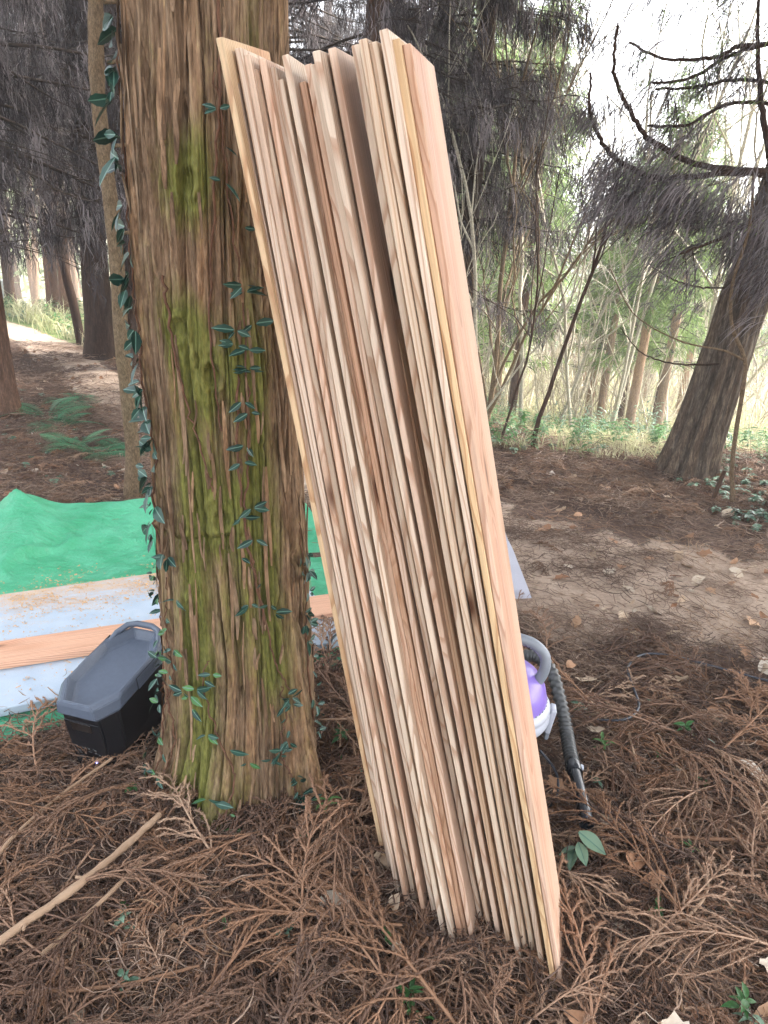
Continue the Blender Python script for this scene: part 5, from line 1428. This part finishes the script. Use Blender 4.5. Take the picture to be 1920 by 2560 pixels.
# bare, pale, thin trees
def bare_mesh(seed, h, r, mat, spread=.5, sides=5, forks=3, lean=0.0, twig_len=.55, start=.3):
    rs = np.random.RandomState(seed); mb = MB()
    def grow(p, d, l, r_, lvl):
        n = 7 if lvl else 12
        P = [p]; dd = d.copy()
        for i in range(n):
            dd = dd + rs.randn(3) * (.07 + .05 * lvl) + np.array([0, 0, .035]); dd /= np.linalg.norm(dd)
            P.append(P[-1] + dd * l / n)
        P = np.array(P); mb.tube(P, np.linspace(r_, r_ * .45, n + 1), max(3, sides - lvl))
        if lvl >= 3 or r_ < .0025: return
        for _ in range([forks * 3, forks + 1, 3][lvl]):
            i = rs.randint(int(n * (start if lvl == 0 else .25)), n)
            ax = rs.randn(3); ax[2] *= .4; ax /= np.linalg.norm(ax)
            nd = dd * .5 + ax * spread + np.array([0, 0, .30]); nd /= np.linalg.norm(nd)
            grow(P[i], nd, l * rs.uniform(.35, .62) * (twig_len / .55), r_ * rs.uniform(.38, .6) * (1 - .4 * i / n), lvl + 1)
    d0 = np.array([lean, 0, 1.0]); d0 /= np.linalg.norm(d0)
    grow(np.array([0, 0, -.1]), d0, h, r, 0)
    V = np.concatenate(mb.V)
    return mesh_np('trunk', V, [np.concatenate(mb.P[4])], [M[mat]], None, True, {'strip': np.full(len(V), .5)})
def build_bare():
    rs = np.random.RandomState(81)
    ms = [bare_mesh(810 + k, 5.5 + .6 * k, .040, 'bark_pale', .65, 5, 3, [-.1, .12, .0, .2, -.05][k]) for k in range(5)]
    spots = [(4.0, 15.5), (3.5, 13.6), (2.9, 9.3), (4.8, 12.1), (9.2, 17.0), (8.2, 15.8), (2.6, 11.0), (5.6, 13.2), (3.2, 16.5), (6.6, 11.5), (2.0, 10.6), (7.4, 13.5), (4.4, 9.9), (5.2, 17.5), (1.8, 13.8), (6.4, 16.0), (8.8, 12.6), (3.9, 19), (7.1, 18.5), (3.3, 10.4), (3.7, 8.6), (2.35, 8.9), (5.0, 11.0), (6.0, 13.0)]
    for k, (x, y) in enumerate(spots):
        az = math.degrees(math.atan2(x, y))
        r_ = tree('bare_tree', x, y, 'thin pale leafless tree in the bright wood at right', ms[k % 5], None, 'bare pale trees at right')
        r_.rotation_euler = (0, 0, rs.rand() * 6.28); s = rs.uniform(.75, 1.0) * (.8 if 12 < az < 18 else 1); r_.scale = (s, s, s)
    tree('bare_tree', 1.05, 7.6, 'dark many-stemmed bare tree close against the right edge of the boards', bare_mesh(830, 3.4, .034, 'bark_thin', .45, 6, 4, .02, .7, .12))
    tree('bare_tree', .90, 6.9, 'greyish bare tree partly hidden by the boards', bare_mesh(831, 3.2, .026, 'bark_pale', .4, 6, 3, .05, .7, .15))
    tree('bare_sapling', 1.24, 5.91, 'dark forked bare sapling standing in the groundcover right of the boards', bare_mesh(832, 2.4, .022, 'bark_dark', .4, 6, 1, .01, .6, .45))
    tree('bare_sapling', 1.02, 6.4, 'thin dark bent bare sapling beside the boards', bare_mesh(833, 2.6, .013, 'bark_dark', .4, 5, 2, .12, .6, .4))
    # pale twisting sapling before the leaning cedar
    r_ = empty('bare_sapling', (2.43, 4.76, tz(2.43, 4.76)), 'pale twisting thin sapling in front of the leaning cedar', 'tree')
    P = smooth_path(np.array([(2.43, 4.76, -.05), (2.43, 4.76, .05), (2.38, 4.76, .25), (2.35, 4.76, .51), (2.33, 4.76, .83), (2.30, 4.76, 1.01), (2.19, 4.76, 1.18), (2.14, 4.76, 1.32), (2.12, 4.76, 1.5), (2.16, 4.78, 1.8), (2.13, 4.8, 2.1)]) - np.array([2.43, 4.76, 0]), 70)
    mb = MB(); mb.tube(P, np.linspace(.018, .009, 70), 8)
    link('trunk', mb.mesh('trunk', [M['bark_thin']], True), r_)
    P2 = smooth_path([P[34], P[34] + [-.15, 0, .06], P[34] + [-.42, .05, .10], P[34] + [-.75, .05, .25], P[34] + [-.95, .05, .52]], 30)
    mb = MB(); mb.tube(P2, np.linspace(.009, .003, 30), 6); link('branch', mb.mesh('branch', [M['bark_thin']], True), r_)
build_bare()

def build_tan_cedars():
    """the plantation cedars down the slope, behind the groundcover"""
    ms = [trunk_mesh(9, .085, .05, m_, (.0, 0), 90 + k, 12, .3, 24, .05, .01) for k, m_ in enumerate(('bark_tan', 'bark_red', 'bark_tan'))]
    GC = [green_crown(95 + k, 1.1 + .5 * k, 9.5, 1.6, 90, size=1.0, dens=16, rib=8, dead=.12) for k in range(3)]
    rs = np.random.RandomState(91)
    spots = [(2.24, 14.98), (2.16, 12.45), (3.67, 13.06), (3.78, 12.7), (4.69, 14.31), (3.66, 10.71), (4.24, 11.15), (4.9, 13.0), (6.2, 15.2), (1.6, 16.5), (3.0, 17.5), (7.9, 14.2), (6.9, 19.5), (9.8, 20.5), (5.9, 22), (2.3, 21), (8.6, 24), (4.2, 25), (11.2, 23.5), (.9, 13.0), (1.0, 19.5), (12.5, 19.0)]
    for k, (x, y) in enumerate(spots):
        az = math.degrees(math.atan2(x, y)); d = math.hypot(x, y); zg = tz(x, y)
        el = rs.uniform(13, 20) if az < 10.5 else (rs.uniform(.8, 2.2) if az < 15 else (rs.uniform(3, 5.5) if az < 18.5 else rs.uniform(5, 9)))
        h = max(2.8, 1.5 + math.tan(R(el)) * d - zg)
        s = h / 9.5
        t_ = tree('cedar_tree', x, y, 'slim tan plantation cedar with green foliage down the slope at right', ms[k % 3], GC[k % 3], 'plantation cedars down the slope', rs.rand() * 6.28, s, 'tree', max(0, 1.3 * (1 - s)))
        next(c for c in t_.children if c.name.startswith('trunk')).scale = (.9, .9, s * 1.05)
    # dark foot of another cedar at the right edge
    x, y = 2.80, 4.62
    tree('cedar_tree', x, y, 'dark cedar trunk cut off by the right edge of the photo', trunk_mesh(7, .12, .07, 'bark_dark', (.10, 0), 99, 18, .7, 30))
build_tan_cedars()

# ------------------------------------------------------------------ undergrowth
def tuft_mesh(seed, n=40, h=.16, spread=.10, mat='grass'):
    rs = np.random.RandomState(seed); k = 4; t = np.linspace(0, 1, k)
    p = rs.randn(n, 2) * spread * .5; d = rs.randn(n, 2) * .45; l = h * rs.uniform(.4, 1.2, n)
    Pth = np.stack([p[:, :1] + d[:, :1] * l[:, None] * t ** 1.6, p[:, 1:] + d[:, 1:] * l[:, None] * t ** 1.6, l[:, None] * (t - .25 * t ** 3)], -1)
    W = .006 * np.array([1, .8, .6, .1])[None] * rs.uniform(.6, 1.3, n)[:, None]
    an = rs.rand(n) * 6.28
    V, F = ribbons(Pth, W, np.stack([np.cos(an), np.sin(an), 0 * an], -1))
    return mesh_np('tuft', V, [F], [M[mat]], None, False, {'tint': np.repeat(rs.rand(n), 2 * k)})
UG = bpy.data.collections.new('undergrowth_pieces')
def uproto(k, me): UG.objects.link(bpy.data.objects.new('u%02d_plant' % k, me))
for k in range(4): uproto(k, sprig_mesh('plant', 700 + k, 12, .05, .03, .05, 'ground_ivy'))
for k in range(3): uproto(4 + k, sprig_mesh('plant', 720 + k, 16, .055, .024, .22, 'seedling'))
for k in range(3): uproto(7 + k, tuft_mesh(740 + k))
for k in range(2): uproto(10 + k, sprig_mesh('plant', 760 + k, 18, .06, .022, .55, 'ground_ivy'))
def build_undergrowth():
    rs = np.random.RandomState(61); P, Rr, Sc, Ix = [], [], [], []
    def put(n, fx, fy, ids, sc, cond=None):
        x = fx(n); y = fy(n)
        keep = (path_dist(x, y) > 1.15) & ~blocked(x, y, .05)
        if cond is not None: keep &= cond(x, y)
        x, y = x[keep], y[keep]; k = len(x)
        P.append(np.stack([x, y, terrain(x, y) + .01], -1)); Rr.append(np.stack([rs.randn(k) * .12, rs.randn(k) * .12, rs.rand(k) * 6.28], -1))
        Sc.append(rs.uniform(sc[0], sc[1], k)); Ix.append(rs.choice(ids, k))
    U = rs.uniform
    clump = lambda x, y: vnoise(x * 1.1 + 60, y * 1.1 + 60, 66) > .52
    put(1500, lambda n: U(.3, 4.6, n), lambda n: U(4.2, 8.0, n), [0, 1, 2, 3], (.6, 1.2), clump)
    put(700, lambda n: U(.5, 6, n), lambda n: U(5.6, 11, n), [0, 1, 2, 4, 5, 6], (.8, 1.5))
    put(1500, lambda n: U(.3, 7, n), lambda n: U(5.8, 12, n), [7, 8, 9], (.7, 1.5), lambda x, y: vnoise(x * .9 + 30, y * .9 + 30, 67) > .4)
    put(90, lambda n: U(.6, 6, n), lambda n: U(5.6, 11, n), [10, 11], (.5, 1.1))
    put(2000, lambda n: U(-12, -2.2, n), lambda n: U(9, 17, n), [0, 1, 2, 3, 4, 5, 6, 7, 8], (1.0, 2.0), lambda x, y: y + .25 * (x + 4) > 10.0)
    put(160, lambda n: U(-4.2, -1.2, n), lambda n: U(4.3, 8, n), [0, 1, 2, 3], (.5, .9))
    put(90, lambda n: U(2.2, 3.6, n), lambda n: U(3.6, 5.4, n), [0, 1, 2, 3], (.6, 1.1))
    put(3500, lambda n: U(-16, 16, n), lambda n: U(11, 34, n), [7, 8, 9], (1.6, 3.4))
    scatter_object('undergrowth', np.concatenate(P), np.concatenate(Rr), np.concatenate(Sc), np.concatenate(Ix), UG, 'low green groundcover and pale grass under the trees', 'groundcover')
build_undergrowth()

def build_ferns():
    def frond(seed, L=.42):
        rs = np.random.RandomState(seed); mb = MB(); n = 20; t = np.linspace(0, 1, n)
        P = np.stack([L * t, .03 * np.sin(t * 2), L * (.5 * t - .55 * t * t)], -1); mb.tube(P, np.linspace(.0028, .0008, n), 4)
        for i in range(2, n):
            for s in (-1, 1):
                l = L * .30 * math.sin(math.pi * min(1, (.12 + .9 * t[i]))) + .012; a = s * 1.15
                d = np.array([math.cos(a), math.sin(a), -.15]); q = P[i]
                m_ = 7
                for g in np.linspace(.15, 1, m_):
                    c = q + d * l * g; w_ = .011 * (1.1 - g * .8) * (L / .42); e = np.array([1, 0, 0.0]) * w_
                    mb.add([c - d * l * .05 - e * 1.1, c + d * l * .06 - e * .9, c + d * l * .09 + e * 1.2, c - d * l * .02 + e], [(0, 1, 2, 3)], 0, rs.rand())
        return mb.mesh('frond', [M['fern']], False, 'tint')
    fr = [frond(k) for k in range(3)]; rs = np.random.RandomState(3)
    for (x, y, n, s, lab) in ((-2.15, 5.05, 7, .85, 'green fern nearest the slim sapling at left'), (-2.36, 5.22, 6, .8, 'green fern in the middle of the left litter slope'), (-3.0, 6.12, 7, 1.0, 'green fern spreading right of the reddish cedar at far left'), (-2.78, 5.86, 6, .9, 'low green fern in front of the reddish cedar at far left'), (-2.02, 5.2, 5, .7, 'small green fern half behind the slim sapling'), (-3.1, 6.9, 6, .9, 'bluish green fern behind the reddish cedar by the dirt path')):
        r_ = empty('fern', (x, y, tz(x, y) + .01), lab, 'fern')
        for k in range(n):
            o = link('frond', fr[k % 3], r_, (0, 0, 0), (rs.randn() * .2, -.1 + rs.randn() * .15, k * 6.28 / n + rs.randn() * .3)); f = s * rs.uniform(.7, 1.1); o.scale = (f, f, f)
build_ferns()

# ------------------------------------------------------------------ the far wood
def build_far_wood():
    rs = np.random.RandomState(101); mb = MB(); n = 5200
    ang = rs.uniform(-1.15, 1.15, n); d = rs.uniform(38, 62, n); x = d * np.sin(ang); y = d * np.cos(ang)
    az = np.degrees(ang); top = np.where(az > 3, 3.2, 9.0) * (.7 + .6 * vnoise(az * .35 + 90, az * 0, 102))
    z = terrain(x, y) + rs.rand(n) ** .8 * top
    rib = 7; k = 4; t = np.linspace(0, 1, k)
    A = np.repeat(np.stack([x, y, z], -1), rib, 0) + rs.randn(n * rib, 3) * np.array([.7, .7, .5])
    dv = rs.randn(n * rib, 3); dv[:, 2] = -abs(dv[:, 2]) * .7; dv /= np.linalg.norm(dv, axis=1)[:, None]
    l = rs.uniform(.5, 1.3, n * rib)
    Pth = A[:, None] + dv[:, None] * (l[:, None] * t)[..., None]
    side = np.cross(dv, rs.randn(n * rib, 3)); side /= np.linalg.norm(side, axis=1)[:, None]
    V, F = ribbons(Pth, rs.uniform(.06, .22, n * rib)[:, None] * np.array([.4, 1, .9, .2]), side)
    mb.add(V, F, 0, np.repeat(np.clip(np.repeat(vnoise(az * .8 + 200, z * .3 + 20, 103), rib) + rs.randn(n * rib) * .2, 0, 1), 2 * k))
    for q in range(260):
        a = rs.uniform(-1.15, 1.15); dd = rs.uniform(30, 46); xx, yy = dd * math.sin(a), dd * math.cos(a); zz = tz(xx, yy); h = rs.uniform(4, 8)
        if 12 < math.degrees(a) < 18: h *= .4
        mb.tube([(xx, yy, zz - .3), (xx + rs.randn() * .15, yy, zz + h * .5), (xx + rs.randn() * .3, yy, zz + h)], [.14, .10, .04], 6, 1, a=.5)
    m_ = leafy('far_wood_foliage', (.12, .17, .07), (.42, .46, .26), .35, .7, vary=.0)
    o = link('far_wood', mb.mesh('far_wood', [m_, M['bark_tan']], False, 'tint'))
    tag(o, 'distant sunlit wood closing the view behind the slope', 'wood', None, 'stuff')
build_far_wood()

def build_thicket():
    rs = np.random.RandomState(131); mb = MB()
    for q in range(900):
        a = rs.uniform(-.05, .62); d = rs.uniform(12, 30); x, y = d * math.sin(a), d * math.cos(a); z = tz(x, y); h = rs.uniform(1.0, 3.4)
        lean = rs.randn(2) * .28
        P = np.array([(x + lean[0] * h * t + .06 * math.sin(5 * t + q), y + lean[1] * h * t, z - .1 + h * t) for t in np.linspace(0, 1, 6)])
        mb.tube(P, np.linspace(.018, .004, 6), 3)
        for _ in range(3):
            i = rs.randint(1, 5); v = np.array([rs.randn() * .35, rs.randn() * .35, rs.uniform(.2, .6)]) * h * .4
            mb.tube(np.array([P[i], P[i] + v * .5 + [0, 0, -.04], P[i] + v]), [.009, .006, .003], 3)
    V = np.concatenate(mb.V)
    o = link('thicket', mesh_np('thicket', V, [np.concatenate(mb.P[4])], [M['bark_pale']], None, False, {'strip': np.full(len(V), .6)}))
    tag(o, 'pale leafless thicket of thin stems down the bright slope at right', 'thicket', None, 'stuff')
build_thicket()

# ------------------------------------------------------------------ added scattering volume: whitens the far wood in place of glare
def build_glare_veil():
    m = bpy.data.materials.new('glare_veil'); m.use_nodes = True; t = m.node_tree; t.nodes.clear()
    o = t.nodes.new('ShaderNodeOutputMaterial'); v = t.nodes.new('ShaderNodeVolumePrincipled')
    v.inputs['Color'].default_value = (.93, .95, .97, 1); v.inputs['Density'].default_value = GLARE_VEIL; v.inputs['Anisotropy'].default_value = .25
    t.links.new(v.outputs[0], o.inputs['Volume'])
    me = bevel_box_mesh('glare_veil', (230, 230, 28), [m], .01, 1)
    ob = link('glare_veil', me, None, (0, 40, 8)); ob['kind'] = 'stuff'
GLARE_VEIL = 0.006
build_glare_veil()
